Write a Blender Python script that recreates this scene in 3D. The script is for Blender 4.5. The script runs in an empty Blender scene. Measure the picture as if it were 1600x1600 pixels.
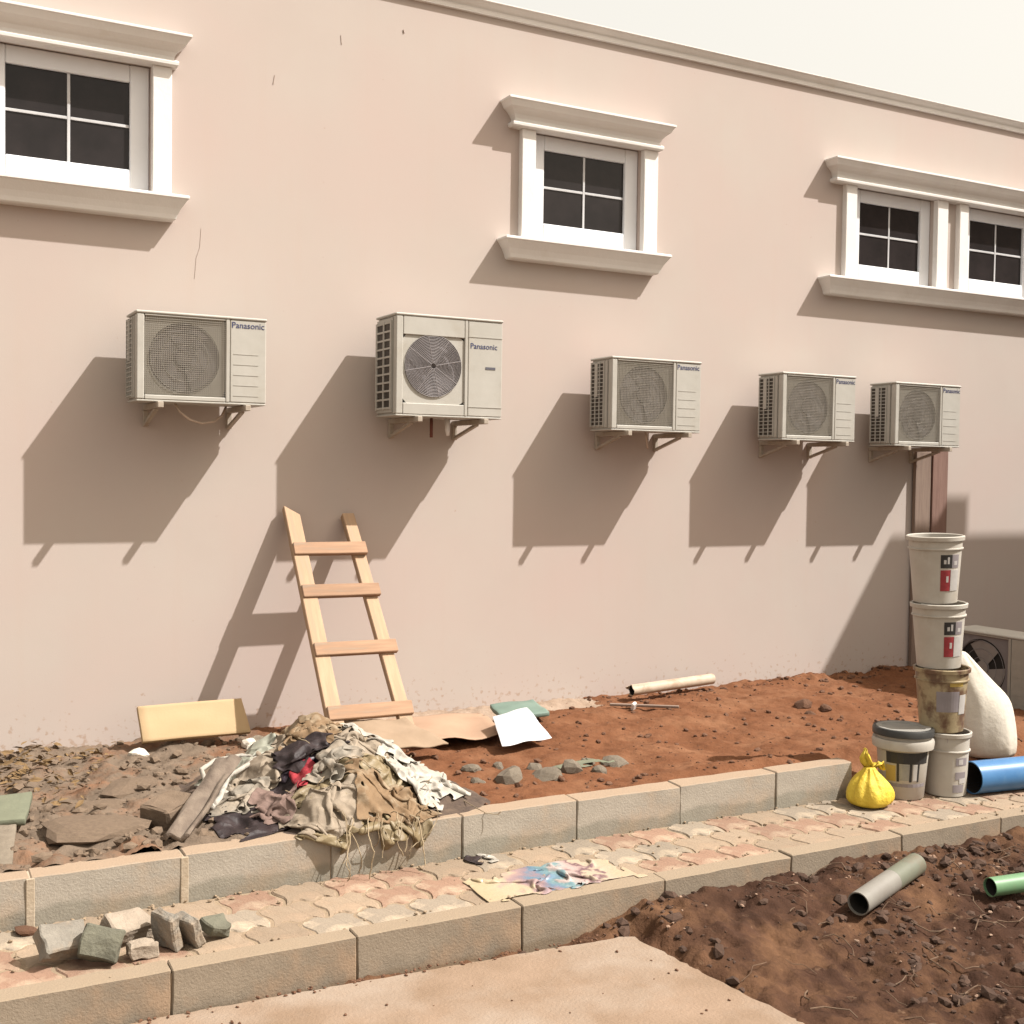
import bpy, bmesh, math, random
import numpy as np
from mathutils import Vector, Matrix, noise as mnoise

random.seed(7)
RNG = np.random.default_rng(11)
sc = bpy.context.scene
COL = sc.collection

# ------------------------------------------------------------------ camera
YAW, PITCH, ROLL, FPX = 0.495, -0.033, 0.014, 1848.04
_f = Vector((math.sin(YAW)*math.cos(PITCH), math.cos(YAW)*math.cos(PITCH), math.sin(PITCH)))
_r = Vector((math.cos(YAW), -math.sin(YAW), 0))
_u = _r.cross(_f)
_r2 = _r*math.cos(ROLL) + _u*math.sin(ROLL)
_u2 = -_r*math.sin(ROLL) + _u*math.cos(ROLL)
cam_d = bpy.data.cameras.new('camera')
cam = bpy.data.objects.new('camera', cam_d)
COL.objects.link(cam)
M = Matrix.Identity(4)
for i in range(3):
    M[i][0] = _r2[i]; M[i][1] = _u2[i]; M[i][2] = -_f[i]
M[0][3], M[1][3], M[2][3] = 0, -7.591, 1.6
cam.matrix_world = M
cam_d.sensor_width = 36
cam_d.lens = 36*FPX/1600
cam_d.clip_end = 1500
cam_d.clip_start = 0.05
sc.camera = cam

# ------------------------------------------------------------------ sky, sun, exposure
SUN = Vector((1.41, -1.0, 2.114)).normalized()          # towards the sun
w = bpy.data.worlds.new('World'); sc.world = w; w.use_nodes = True
nt = w.node_tree; nt.nodes.clear()
sky = nt.nodes.new('ShaderNodeTexSky'); sky.sky_type = 'NISHITA'; sky.sun_disc = False
sky.sun_elevation = math.asin(SUN.z); sky.sun_rotation = math.atan2(SUN.x, SUN.y)
sky.air_density = 1.0; sky.dust_density = 10.0; sky.ozone_density = 1.0
bg = nt.nodes.new('ShaderNodeBackground'); bg.inputs[1].default_value = 0.05
hz = nt.nodes.new('ShaderNodeBackground'); hz.inputs[0].default_value = (1.0, 0.935, 0.81, 1); hz.inputs[1].default_value = 0.47
add = nt.nodes.new('ShaderNodeAddShader'); out = nt.nodes.new('ShaderNodeOutputWorld')
tint = nt.nodes.new('ShaderNodeMix'); tint.data_type = 'RGBA'; tint.blend_type = 'MULTIPLY'; tint.inputs[0].default_value = 1; tint.inputs[7].default_value = (1.0, .93, .80, 1)
nt.links.new(sky.outputs[0], tint.inputs[6]); nt.links.new(tint.outputs[2], bg.inputs[0]); nt.links.new(bg.outputs[0], add.inputs[0])
nt.links.new(hz.outputs[0], add.inputs[1]); nt.links.new(add.outputs[0], out.inputs[0])
sl = bpy.data.lights.new('sun', 'SUN'); sl.energy = 5.0; sl.angle = math.radians(0.55); sl.color = (1.0, 0.97, 0.93)
so = bpy.data.objects.new('sun', sl); COL.objects.link(so)
so.rotation_euler = (-SUN).to_track_quat('-Z', 'Y').to_euler(); so.location = (6, -8, 12)
sc.view_settings.view_transform = 'Standard'; sc.view_settings.look = 'None'
sc.view_settings.exposure = 0.77; sc.view_settings.gamma = 1.0
sc.view_settings.use_curve_mapping = False
sc.render.engine = 'CYCLES'

# ------------------------------------------------------------------ material helper
def mat(name, c1, c2=None, scale=6.0, rough=0.85, bump=0.0, bscale=60.0, metallic=0.0, detail=5.0,
        c3=None, s3=1.2, t3=(0.45, 0.62), spec=0.3, objrand=0.0, bdist=0.01, trans=0.0, sub=None):
    """principled with noise colour variation (c1..c2), an optional patch colour c3 and noise bump"""
    m = bpy.data.materials.new(name); m.use_nodes = True
    n = m.node_tree; p = n.nodes['Principled BSDF']
    tc = n.nodes.new('ShaderNodeTexCoord'); L = n.links.new
    def nz(s, d, rough_=0.6):
        t = n.nodes.new('ShaderNodeTexNoise'); t.inputs['Scale'].default_value = s
        t.inputs['Detail'].default_value = d; t.inputs['Roughness'].default_value = rough_
        L(tc.outputs['Object'], t.inputs['Vector']); return t
    c2 = c2 or tuple(v*0.82 for v in c1)
    t = nz(scale, detail)
    r = n.nodes.new('ShaderNodeValToRGB'); r.color_ramp.elements[0].position = 0.33; r.color_ramp.elements[1].position = 0.67
    r.color_ramp.elements[0].color = (*c1, 1); r.color_ramp.elements[1].color = (*c2, 1)
    L(t.outputs['Fac'], r.inputs[0]); col = r.outputs[0]
    if c3:
        t2 = nz(s3, 4.0); r2 = n.nodes.new('ShaderNodeValToRGB')
        r2.color_ramp.elements[0].position, r2.color_ramp.elements[1].position = t3
        L(t2.outputs['Fac'], r2.inputs[0])
        mx = n.nodes.new('ShaderNodeMix'); mx.data_type = 'RGBA'
        L(r2.outputs[0], mx.inputs[0]); L(col, mx.inputs[6]); mx.inputs[7].default_value = (*c3, 1); col = mx.outputs[2]
    if objrand:
        oi = n.nodes.new('ShaderNodeObjectInfo'); hs = n.nodes.new('ShaderNodeHueSaturation')
        mr = n.nodes.new('ShaderNodeMapRange'); mr.inputs[3].default_value = 1-objrand; mr.inputs[4].default_value = 1+objrand
        L(oi.outputs['Random'], mr.inputs[0]); L(mr.outputs[0], hs.inputs['Value']); L(col, hs.inputs['Color']); col = hs.outputs[0]
    L(col, p.inputs['Base Color'])
    p.inputs['Roughness'].default_value = rough; p.inputs['Metallic'].default_value = metallic
    p.inputs['Specular IOR Level'].default_value = spec
    if trans: p.inputs['Transmission Weight'].default_value = trans
    if bump:
        b = n.nodes.new('ShaderNodeBump'); b.inputs['Strength'].default_value = bump; b.inputs['Distance'].default_value = bdist
        t4 = nz(bscale, 6.0); L(t4.outputs['Fac'], b.inputs['Height']); L(b.outputs[0], p.inputs['Normal'])
    m['col_out'] = ''
    return m

MT = {}
MT['trim'] = mat('white_trim_paint', (.67, .65, .625), (.625, .605, .58), 3, .7, .15, 40, c3=(.58, .545, .50), s3=4, t3=(.6, .8))
MT['upvc'] = mat('white_window_profile', (.66, .67, .69), (.63, .64, .66), 8, .4)
MT['bar'] = mat('window_bar', (.496, .496, .504), None, 8, .4)
MT['ac'] = mat('air_conditioner_paint', (.385, .37, .335), (.345, .33, .295), 5, .5, .04, 30, c3=(.31, .285, .24), s3=3.5, t3=(.55, .8))
MT['acdirt'] = mat('air_conditioner_grille_plastic', (.289, .264, .225), (.255, .234, .200), 14, .6)
MT['acpanel'] = mat('fan_shroud', (.306, .285, .238), (.264, .242, .204), 9, .7)
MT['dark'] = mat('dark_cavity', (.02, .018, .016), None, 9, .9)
MT['fan'] = mat('fan_plastic', (.215, .195, .18), (.175, .16, .15), 14, .5)
MT['fan2'] = mat('fan_plastic_dark', (.16, .145, .145), (.135, .122, .122), 14, .6)
MT['guard'] = mat('grey_wire_guard', (.235, .215, .215), (.20, .185, .185), 14, .6)
MT['coil'] = mat('condenser_coil', (.055, .045, .038), (.03, .025, .02), 40, .6)
MT['ink'] = mat('blue_ink', (.035, .045, .12), None, 8, .5)
MT['inkgrey'] = mat('grey_ink', (.10, .10, .12), None, 8, .5)
MT['steel'] = mat('painted_steel_bracket', (.368, .320, .264), (.288, .240, .192), 20, .6)
MT['hose'] = mat('pale_hose', (.50, .40, .32), None, 20, .6)
MT['copper'] = mat('insulated_copper_pipe', (.14, .05, .035), None, 20, .7)
MT['wood'] = mat('raw_timber', (.30, .185, .115), (.205, .122, .075), 9, .8, .3, 30, c3=(.24, .18, .13), s3=6, t3=(.5, .7), objrand=.12)
MT['woodpale'] = mat('pale_sawn_timber', (.375, .255, .165), (.28, .18, .11), 9, .8, .3, 30, c3=(.30, .225, .16), s3=5, t3=(.5, .7), objrand=.06)
MT['boarda'] = mat('weathered_board', (.225, .165, .13), (.17, .12, .095), 8, .85, .3, 40)
MT['boardb'] = mat('red_brown_board', (.205, .125, .10), (.155, .09, .072), 8, .85, .3, 40)
MT['kerb'] = mat('precast_kerb_concrete', (.305, .27, .222), (.245, .217, .18), 5, .9, .35, 110, c3=(.31, .24, .175), s3=3.2, t3=(.48, .68))
MT['kerb2'] = mat('stained_kerb_concrete', (.225, .182, .135), (.16, .13, .097), 5, .9, .35, 110, c3=(.255, .18, .12), s3=4, t3=(.48, .66))
MT['mortar'] = mat('pale_mortar', (.348, .288, .216), (.288, .228, .162), 14, .95, .4, 60)
MT['pred'] = mat('red_paver', (.235, .145, .10), (.185, .11, .075), 9, .9, .4, 90, c3=(.312, .230, .163), s3=6, t3=(.48, .66), objrand=.12)
MT['ptan'] = mat('dusty_tan_paver', (.25, .19, .135), (.205, .152, .105), 9, .9, .4, 90, c3=(.283, .205, .142), s3=6, t3=(.5, .7), objrand=.12)
MT['pgrey'] = mat('grey_paver', (.225, .185, .14), (.185, .15, .115), 9, .9, .4, 90, c3=(.372, .298, .216), s3=6, t3=(.5, .7), objrand=.12)
MT['sand'] = mat('jointing_sand', (.26, .195, .13), (.205, .15, .10), 14, .95, .5, 120)
MT['slab'] = mat('dusty_concrete_slab', (.235, .165, .115), (.18, .122, .08), 3.2, .9, .5, 70, c3=(.25, .195, .15), s3=2.1, t3=(.42, .65))
MT['blk'] = mat('grey_concrete_block', (.20, .18, .15), (.135, .12, .10), 14, .9, .7, 60, c3=(.25, .20, .15), s3=7, t3=(.48, .65))
MT['blkgreen'] = mat('greenish_concrete_block', (.125, .12, .088), (.09, .086, .064), 12, .9, .6, 60)
MT['blkpale'] = mat('pale_concrete_block', (.28, .23, .18), (.21, .17, .13), 14, .9, .7, 60)
MT['stone'] = mat('grey_rubble', (.180, .150, .114), (.132, .108, .081), 12, .95, .6, 60)
MT['stonered'] = mat('red_laterite_lump', (.124, .064, .038), (.090, .043, .024), 12, .95, .6, 60)
MT['stonedark'] = mat('dark_clod', (.072, .041, .027), (.044, .025, .017), 12, .95, .6, 60)
MT['clodgrey'] = mat('grey_brown_clod', (.153, .110, .076), (.112, .079, .054), 12, .95, .6, 60)

def grain(m, sc_=(1, 1, .1), scale=28):
    n = m.node_tree; tc = n.nodes['Texture Coordinate']; mp = n.nodes.new('ShaderNodeMapping'); mp.inputs['Scale'].default_value = sc_
    for l in list(n.links):
        if l.from_node == tc and l.to_node.type == 'TEX_NOISE':
            n.links.new(mp.outputs[0], l.to_socket)
    n.links.new(tc.outputs['Object'], mp.inputs['Vector'])
    for t in n.nodes:
        if t.type == 'TEX_NOISE' and t.inputs['Scale'].default_value < 20: t.inputs['Scale'].default_value = scale
grain(MT['woodpale']); grain(MT['boarda']); grain(MT['boardb']); grain(MT['wood'])
# ------------------------------------------------------------------ mesh helpers
def prop(o, label=None, cat=None, group=None, kind=None):
    if label: o['label'] = label
    if cat: o['category'] = cat
    if group: o['group'] = group
    if kind: o['kind'] = kind
    return o

def link(name, me, m=None, parent=None, loc=None, rot=None):
    o = bpy.data.objects.new(name, me); COL.objects.link(o)
    if m is not None and me is not None and len(me.materials) == 0: me.materials.append(m)
    if parent: o.parent = parent
    if loc: o.location = loc
    if rot: o.rotation_euler = rot
    return o

def empty(name, loc=(0, 0, 0), rz=0.0, rot=None):
    o = bpy.data.objects.new(name, None); COL.objects.link(o)
    o.location = loc; o.rotation_euler = rot or (0, 0, rz); o.empty_display_size = .1
    return o

def pymesh(name, v, f, smooth=False):
    me = bpy.data.meshes.new(name); me.from_pydata([tuple(map(float, a)) for a in v], [], f); me.update()
    if smooth:
        me.polygons.foreach_set('use_smooth', [True]*len(me.polygons))
    return me

class B:
    """collects shapes into one bmesh"""
    def __init__(s): s.bm = bmesh.new()
    def box(s, x0, x1, y0, y1, z0, z1, bev=0.0, mtx=None, seg=1):
        b2 = bmesh.new(); bmesh.ops.create_cube(b2, size=1)
        for v in b2.verts:
            v.co = Vector(((x0+x1)/2+v.co.x*(x1-x0), (y0+y1)/2+v.co.y*(y1-y0), (z0+z1)/2+v.co.z*(z1-z0)))
        if bev: bmesh.ops.bevel(b2, geom=b2.edges[:], offset=bev, segments=seg, affect='EDGES', clamp_overlap=True)
        if mtx is not None: bmesh.ops.transform(b2, matrix=mtx, verts=b2.verts)
        s._merge(b2); return s
    def _merge(s, b2):
        me = bpy.data.meshes.new('tmp'); b2.to_mesh(me); b2.free(); s.bm.from_mesh(me); bpy.data.meshes.remove(me)
    def tube(s, pts, rad, n=8, cap=True):
        pts = [Vector(p) for p in pts]; rings = []
        rad = rad if isinstance(rad, (list, tuple)) else [rad]*len(pts)
        up = Vector((0, 0, 1))
        for i, p in enumerate(pts):
            d = (pts[min(i+1, len(pts)-1)]-pts[max(i-1, 0)]).normalized()
            a = d.cross(up if abs(d.z) < .95 else Vector((1, 0, 0))).normalized(); b = a.cross(d)
            rings.append([s.bm.verts.new(p+(a*math.cos(t)+b*math.sin(t))*rad[i]) for t in [2*math.pi*k/n for k in range(n)]])
        for i in range(len(rings)-1):
            for k in range(n):
                s.bm.faces.new((rings[i][k], rings[i][(k+1) % n], rings[i+1][(k+1) % n], rings[i+1][k]))
        if cap:
            s.bm.faces.new(rings[0][::-1]); s.bm.faces.new(rings[-1])
        return s
    def lathe(s, prof, n=32, c=(0, 0), a0=0, a1=2*math.pi):
        full = abs(a1-a0-2*math.pi) < 1e-6; cnt = n if full else n+1
        rings = [[s.bm.verts.new((c[0]+r*math.cos(a0+(a1-a0)*k/n), c[1]+r*math.sin(a0+(a1-a0)*k/n), z)) for k in range(cnt)] for r, z in prof]
        for i in range(len(rings)-1):
            for k in range(n if full else n):
                k2 = (k+1) % cnt
                s.bm.faces.new((rings[i][k], rings[i][k2], rings[i+1][k2], rings[i+1][k]))
        return s
    def ring(s, cx, y, cz, R, r, n=40, m=5):
        """torus in the xz plane"""
        vs = [[s.bm.verts.new((cx+(R+r*math.cos(b))*math.cos(a), y+r*math.sin(b), cz+(R+r*math.cos(b))*math.sin(a)))
               for b in [2*math.pi*j/m for j in range(m)]] for a in [2*math.pi*k/n for k in range(n)]]
        for k in range(n):
            for j in range(m):
                s.bm.faces.new((vs[k][j], vs[k][(j+1) % m], vs[(k+1) % n][(j+1) % m], vs[(k+1) % n][j]))
        return s
    def disc(s, cx, y, cz, R, n=40, th=.004):
        f = [s.bm.verts.new((cx+R*math.cos(a), y, cz+R*math.sin(a))) for a in [2*math.pi*k/n for k in range(n)]]
        g = [s.bm.verts.new((v.co.x, y+th, v.co.z)) for v in f]
        s.bm.faces.new(f); s.bm.faces.new(g[::-1])
        for k in range(n): s.bm.faces.new((f[k], g[k], g[(k+1) % n], f[(k+1) % n]))
        return s
    def out(s, name, m, parent=None, loc=None, rot=None, smooth=False, angle=None):
        bmesh.ops.recalc_face_normals(s.bm, faces=s.bm.faces)
        me = bpy.data.meshes.new(name); s.bm.to_mesh(me); s.bm.free()
        if smooth:
            me.polygons.foreach_set('use_smooth', [True]*len(me.polygons))
            if angle:
                try: me.set_sharp_from_angle(angle=math.radians(angle))
                except Exception: pass
        return link(name, me, m, parent, loc, rot)

# ---- numpy value noise
_PT = np.random.default_rng(5).random((256, 256))
def vnoise(x, y):
    xi = np.floor(x).astype(int); yi = np.floor(y).astype(int); fx = x-xi; fy = y-yi
    fx = fx*fx*(3-2*fx); fy = fy*fy*(3-2*fy)
    a = _PT[xi % 256, yi % 256]; b = _PT[(xi+1) % 256, yi % 256]; c = _PT[xi % 256, (yi+1) % 256]; d = _PT[(xi+1) % 256, (yi+1) % 256]
    return (a*(1-fx)+b*fx)*(1-fy)+(c*(1-fx)+d*fx)*fy - .5
def fbm(x, y, o=5, g=.5):
    s = 0; a = 1.0
    for k in range(o):
        s = s+a*vnoise(x*2**k+17.3*k, y*2**k+9.1*k); a *= g
    return s
def sstep(a, b, x):
    t = np.clip((x-a)/(b-a), 0, 1); return t*t*(3-2*t)

KZ, KY = -.04, -2.57         # upper kerb: top height, front face
PZ = -.24                    # paver top
K2Z, K2Y = -.22, -3.29       # lower kerb: top height, front face
LZ = -.40                    # lower soil

def soil(x, y):
    x = np.asarray(x, float); y = np.asarray(y, float)
    z = -.105+.035*sstep(-1.6, -2.45, y)
    z = z+.035*fbm(x*1.3, y*1.3, 3)+.028*fbm(x*5+3, y*5, 3)+.014*fbm(x*19, y*19, 4)
    left = sstep(2.2, 1.4, x)
    z = z+left*(.05*np.abs(fbm(x*6+8, y*6, 4))*1.6+.03*np.exp(-((x-.8)**2/.25+(y+1.75)**2/.12)))
    z = z+.05*np.exp(-((y+2.33)/.12)**2)*sstep(3.5, 4.4, x)*sstep(5.1, 4.9, x)
    z = z+.035*np.exp(-((y+.1)/.12)**2)*sstep(5.5, 6.6, x)*(1+2*fbm(x*8, y*8, 3))
    z = z-.16*sstep(-2.15, -2.45, y)*sstep(4.98, 5.1, x)
    z = z-.03*sstep(-2.45, -2.5, y)
    return z
def lowsoil(x, y):
    x = np.asarray(x, float); y = np.asarray(y, float)
    z = LZ-.01+.045*fbm(x*1.6+4, y*1.6, 3)+.045*fbm(x*6, y*6+3, 3)+.03*fbm(x*21, y*21, 4)
    z = z+.115*sstep(-4.3, -3.35, y)*sstep(2.5, 3.15, x)
    z = z-.08*sstep(2.96, 2.82, x)*sstep(-3.40, -3.48, y)
    return z

def grid_mesh(name, x0, x1, y0, y1, st, fn):
    nx = int((x1-x0)/st)+1; ny = int((y1-y0)/st)+1
    X, Y = np.meshgrid(np.linspace(x0, x1, nx), np.linspace(y0, y1, ny)); Zv = fn(X, Y)
    v = np.stack([X, Y, Zv], -1).reshape(-1, 3)
    i = np.arange(nx*ny).reshape(ny, nx)
    f = np.stack([i[:-1, :-1], i[:-1, 1:], i[1:, 1:], i[1:, :-1]], -1).reshape(-1, 4)
    me = bpy.data.meshes.new(name); me.vertices.add(len(v)); me.vertices.foreach_set('co', v.ravel())
    me.loops.add(f.size); me.loops.foreach_set('vertex_index', f.ravel())
    me.polygons.add(len(f)); me.polygons.foreach_set('loop_start', np.arange(len(f))*4)
    me.polygons.foreach_set('use_smooth', np.ones(len(f), bool))
    me.update(calc_edges=True); me.validate(); return me

# ------------------------------------------------------------------ soil materials
def soil_mat(name, cA, cA2, cB, cB2, axis_lo, axis_hi):
    """cA on the left, cB on the right of the bed (two different soils), noise-broken border"""
    m = mat(name, cA, cA2, 7, .97, .7, 55, bdist=.012, spec=.1)
    n = m.node_tree; L = n.links.new; p = n.nodes['Principled BSDF']
    tc = n.nodes['Texture Coordinate']
    colA = p.inputs['Base Color'].links[0].from_socket
    t = n.nodes.new('ShaderNodeTexNoise'); t.inputs['Scale'].default_value = 5; t.inputs['Detail'].default_value = 7; t.inputs['Roughness'].default_value = .7
    L(tc.outputs['Object'], t.inputs['Vector'])
    r = n.nodes.new('ShaderNodeValToRGB'); r.color_ramp.elements[0].position = .32; r.color_ramp.elements[1].position = .68
    r.color_ramp.elements[0].color = (*cB, 1); r.color_ramp.elements[1].color = (*cB2, 1); L(t.outputs['Fac'], r.inputs[0])
    sx = n.nodes.new('ShaderNodeSeparateXYZ'); L(tc.outputs['Object'], sx.inputs[0])
    t2 = n.nodes.new('ShaderNodeTexNoise'); t2.inputs['Scale'].default_value = 2.2; t2.inputs['Detail'].default_value = 6
    L(tc.outputs['Object'], t2.inputs['Vector'])
    ma = n.nodes.new('ShaderNodeMath'); ma.operation = 'MULTIPLY_ADD'; ma.inputs[1].default_value = 1.6; L(t2.outputs['Fac'], ma.inputs[0]); L(sx.outputs[0], ma.inputs[2])
    mr = n.nodes.new('ShaderNodeMapRange'); mr.inputs[1].default_value = axis_lo+.8; mr.inputs[2].default_value = axis_hi+.8; L(ma.outputs[0], mr.inputs[0])
    mx = n.nodes.new('ShaderNodeMix'); mx.data_type = 'RGBA'; L(mr.outputs[0], mx.inputs[0]); L(colA, mx.inputs[6]); L(r.outputs[0], mx.inputs[7])
    L(mx.outputs[2], p.inputs['Base Color']); return m
MT['soil'] = soil_mat('garden_soil', (.150, .113, .083), (.104, .077, .056), (.155, .068, .034), (.108, .043, .020), 1.75, 2.5)
MT['lowsoil'] = soil_mat('dark_topsoil', (.12, .062, .034), (.066, .032, .018), (.058, .029, .018), (.028, .014, .009), 2.6, 3.3)
def patches(m, c, scale, lo, hi):
    n = m.node_tree; L = n.links.new; p = n.nodes['Principled BSDF']; tc = n.nodes['Texture Coordinate']; col = p.inputs['Base Color'].links[0].from_socket
    t = n.nodes.new('ShaderNodeTexNoise'); t.inputs['Scale'].default_value = scale; t.inputs['Detail'].default_value = 8; t.inputs['Roughness'].default_value = .68; L(tc.outputs['Object'], t.inputs['Vector'])
    r = n.nodes.new('ShaderNodeMapRange'); r.inputs[1].default_value = lo; r.inputs[2].default_value = hi; L(t.outputs['Fac'], r.inputs[0])
    mx = n.nodes.new('ShaderNodeMix'); mx.data_type = 'RGBA'; L(r.outputs[0], mx.inputs[0]); L(col, mx.inputs[6]); mx.inputs[7].default_value = (*c, 1); L(mx.outputs[2], p.inputs['Base Color'])
patches(MT['lowsoil'], (.115, .060, .032), 1.7, .51, .68)
patches(MT['lowsoil'], (.17, .105, .065), 9, .62, .74)
patches(MT['soil'], (.185, .09, .048), 2.2, .50, .70)
MT['ground'] = mat('bare_ground', (.149, .099, .062), (.115, .074, .046), 1.5, .97, .5, 20)

# ------------------------------------------------------------------ setting
g = B(); g.box(-400, 400, -400, 400, -.75, -.55); prop(g.out('ground', MT['ground']), kind='structure')
prop(link('soil_bed', grid_mesh('soil_bed', -2.5, 11, -2.47, .02, .016, soil), MT['soil']), kind='structure')
prop(link('lower_soil', grid_mesh('lower_soil', 1.2, 8.5, -6.2, K2Y+.06, .017, lowsoil), MT['lowsoil']), kind='structure')

# slab of dusty concrete in the foreground, slightly uneven arris
edge = [(-3, -3.30), (0.2, -3.30), (1.0, -3.325), (1.5, -3.35), (2.0, -3.385), (2.45, -3.41), (2.80, -3.44), (2.85, -3.47), (2.88, -3.75), (2.905, -4.0), (2.955, -4.41), (3.02, -5.0), (3.15, -6.4), (-3, -6.4)]
dense = []
for i in range(len(edge)):
    a = Vector(edge[i]); b = Vector(edge[(i+1) % len(edge)]); k = max(1, int((b-a).length/.035)) if i < 12 else 1
    for j in range(k):
        q = a.lerp(b, j/k); jit = .009 if 0 < i < 12 else 0
        dense.append((q.x+random.uniform(-jit, jit), q.y+random.uniform(-jit, jit)*(.6 if i < 6 else 1)))
n_ = len(dense); v = [(x, y, -.372) for x, y in dense]+[(x*1.0+.012*(x > 2.8), y+.012*(y > -3.5), -.384) for x, y in dense]+[(x, y, -.52) for x, y in dense]
f = [list(range(n_))[::-1]]+[[i, (i+1) % n_, n_+(i+1) % n_, n_+i] for i in range(n_)]+[[n_+i, n_+(i+1) % n_, 2*n_+(i+1) % n_, 2*n_+i] for i in range(n_)]
me = pymesh('slab', v, f); bm = bmesh.new(); bm.from_mesh(me); bmesh.ops.recalc_face_normals(bm, faces=bm.faces); bm.to_mesh(me); bm.free()
prop(link('concrete_slab', me, MT['slab']), kind='structure')

# kerbs: every kerb stone is a piece of its own
def weathered(m, dust, zline, damp):
    n = m.node_tree; L = n.links.new; p = n.nodes['Principled BSDF']; tc = n.nodes['Texture Coordinate']
    col = p.inputs['Base Color'].links[0].from_socket
    sx = n.nodes.new('ShaderNodeSeparateXYZ'); L(tc.outputs['Object'], sx.inputs[0])
    t = n.nodes.new('ShaderNodeTexNoise'); t.inputs['Scale'].default_value = 7; t.inputs['Detail'].default_value = 6; L(tc.outputs['Object'], t.inputs['Vector'])
    ma = n.nodes.new('ShaderNodeMath'); ma.operation = 'MULTIPLY_ADD'; ma.inputs[1].default_value = .09; L(t.outputs['Fac'], ma.inputs[0]); L(sx.outputs[2], ma.inputs[2])
    mr = n.nodes.new('ShaderNodeMapRange'); mr.inputs[1].default_value = zline+.035; mr.inputs[2].default_value = zline+.06; mr.inputs[3].default_value = 1; mr.inputs[4].default_value = 0; L(ma.outputs[0], mr.inputs[0])
    mx = n.nodes.new('ShaderNodeMix'); mx.data_type = 'RGBA'; mx.blend_type = 'MULTIPLY'; L(mr.outputs[0], mx.inputs[0]); L(col, mx.inputs[6]); mx.inputs[7].default_value = (*damp, 1)
    ge = n.nodes.new('ShaderNodeNewGeometry'); sn = n.nodes.new('ShaderNodeSeparateXYZ'); L(ge.outputs['Normal'], sn.inputs[0])
    t2 = n.nodes.new('ShaderNodeTexNoise'); t2.inputs['Scale'].default_value = 11; t2.inputs['Detail'].default_value = 7; L(tc.outputs['Object'], t2.inputs['Vector'])
    m2 = n.nodes.new('ShaderNodeMath'); m2.operation = 'MULTIPLY_ADD'; m2.inputs[1].default_value = .9; m2.inputs[2].default_value = -.45; L(t2.outputs['Fac'], m2.inputs[0])
    m3 = n.nodes.new('ShaderNodeMath'); m3.operation = 'ADD'; L(m2.outputs[0], m3.inputs[0]); L(sn.outputs[2], m3.inputs[1])
    mr2 = n.nodes.new('ShaderNodeMapRange'); mr2.inputs[1].default_value = .25; mr2.inputs[2].default_value = .8; mr2.inputs[4].default_value = .85; L(m3.outputs[0], mr2.inputs[0])
    mx2 = n.nodes.new('ShaderNodeMix'); mx2.data_type = 'RGBA'; L(mr2.outputs[0], mx2.inputs[0]); L(mx.outputs[2], mx2.inputs[6]); mx2.inputs[7].default_value = (*dust, 1)
    L(mx2.outputs[2], p.inputs['Base Color'])
weathered(MT['kerb'], (.26, .185, .125), .035, (.74, .76, .74))
weathered(MT['kerb2'], (.235, .18, .125), -.02, (.80, .76, .70))
def kerb_stone_mesh(L, W, H, seed, bev=.0045):
    b = bmesh.new(); bmesh.ops.create_cube(b, size=1)
    for vv in b.verts: vv.co = Vector((vv.co.x*L, vv.co.y*W, vv.co.z*H))
    bmesh.ops.bevel(b, geom=b.edges[:], offset=bev, segments=1, affect='EDGES')
    bmesh.ops.subdivide_edges(b, edges=[e for e in b.edges if e.calc_length() > .2], cuts=8, use_grid_fill=True)
    for vv in b.verts:
        d = mnoise.noise_vector(vv.co*9+Vector((seed*7.1, 0, 0)))*.0035+mnoise.noise_vector(vv.co*35+Vector((seed*3.1, 0, 0)))*.002
        vv.co += d
    me = bpy.data.meshes.new('kerb_stone'); b.to_mesh(me); b.free()
    me.polygons.foreach_set('use_smooth', [True]*len(me.polygons))
    me.set_sharp_from_angle(angle=math.radians(28))
    return me
def kerb(name, joints, yfront, W, ztop, H, m, gap):
    root = prop(empty(name, (0, yfront+W/2, ztop-H)), kind='structure')
    var = {}
    for i in range(len(joints)-1):
        a, b = joints[i], joints[i+1]; L = b-a-(gap if i < 7 or gap < .008 else .004)
        me = kerb_stone_mesh(L, W, H, i+len(joints)); me.materials.append(m)
        o = link('kerb_stone', me, None, root, ((a+b)/2, random.uniform(-.004, .004), H/2+random.uniform(-.004, .003)), (0, random.uniform(-.004, .004), random.uniform(-.005, .005)))
    return root
J1 = [-2.07, -1.42, -.77, -.1, .545, 1.155, 1.81, 2.465, 3.105, 3.745, 4.40, 4.965]
k1 = kerb('kerb', J1, KY, .12, KZ, .34, MT['kerb'], .005)
for i, x in enumerate(J1[1:-1]):
    wv = .034 if i in (3, 4) else .008
    b = B(); b.box(x-wv/2, x+wv/2, -.0585-(.006 if wv > .02 else -.006), .054, .0, .332 if wv > .02 else .322, .003); b.out('mortar_joint', MT['mortar'] if wv > .02 else MT['sand'], k1)
J2 = [-1.98, -1.25, -.52, .21, .945, 1.66, 2.395, 3.13, 3.87, 4.61, 5.35, 6.09, 6.83, 7.57]
k2 = kerb('kerb', J2, K2Y, .10, K2Z, .30, MT['kerb2'], .005)
for i, x in enumerate(J2[1:-1]):
    b = B(); b.box(x-.006, x+.006, -.042, .044, .0, .284, .002); b.out('mortar_joint', MT['sand'], k2)

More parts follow.
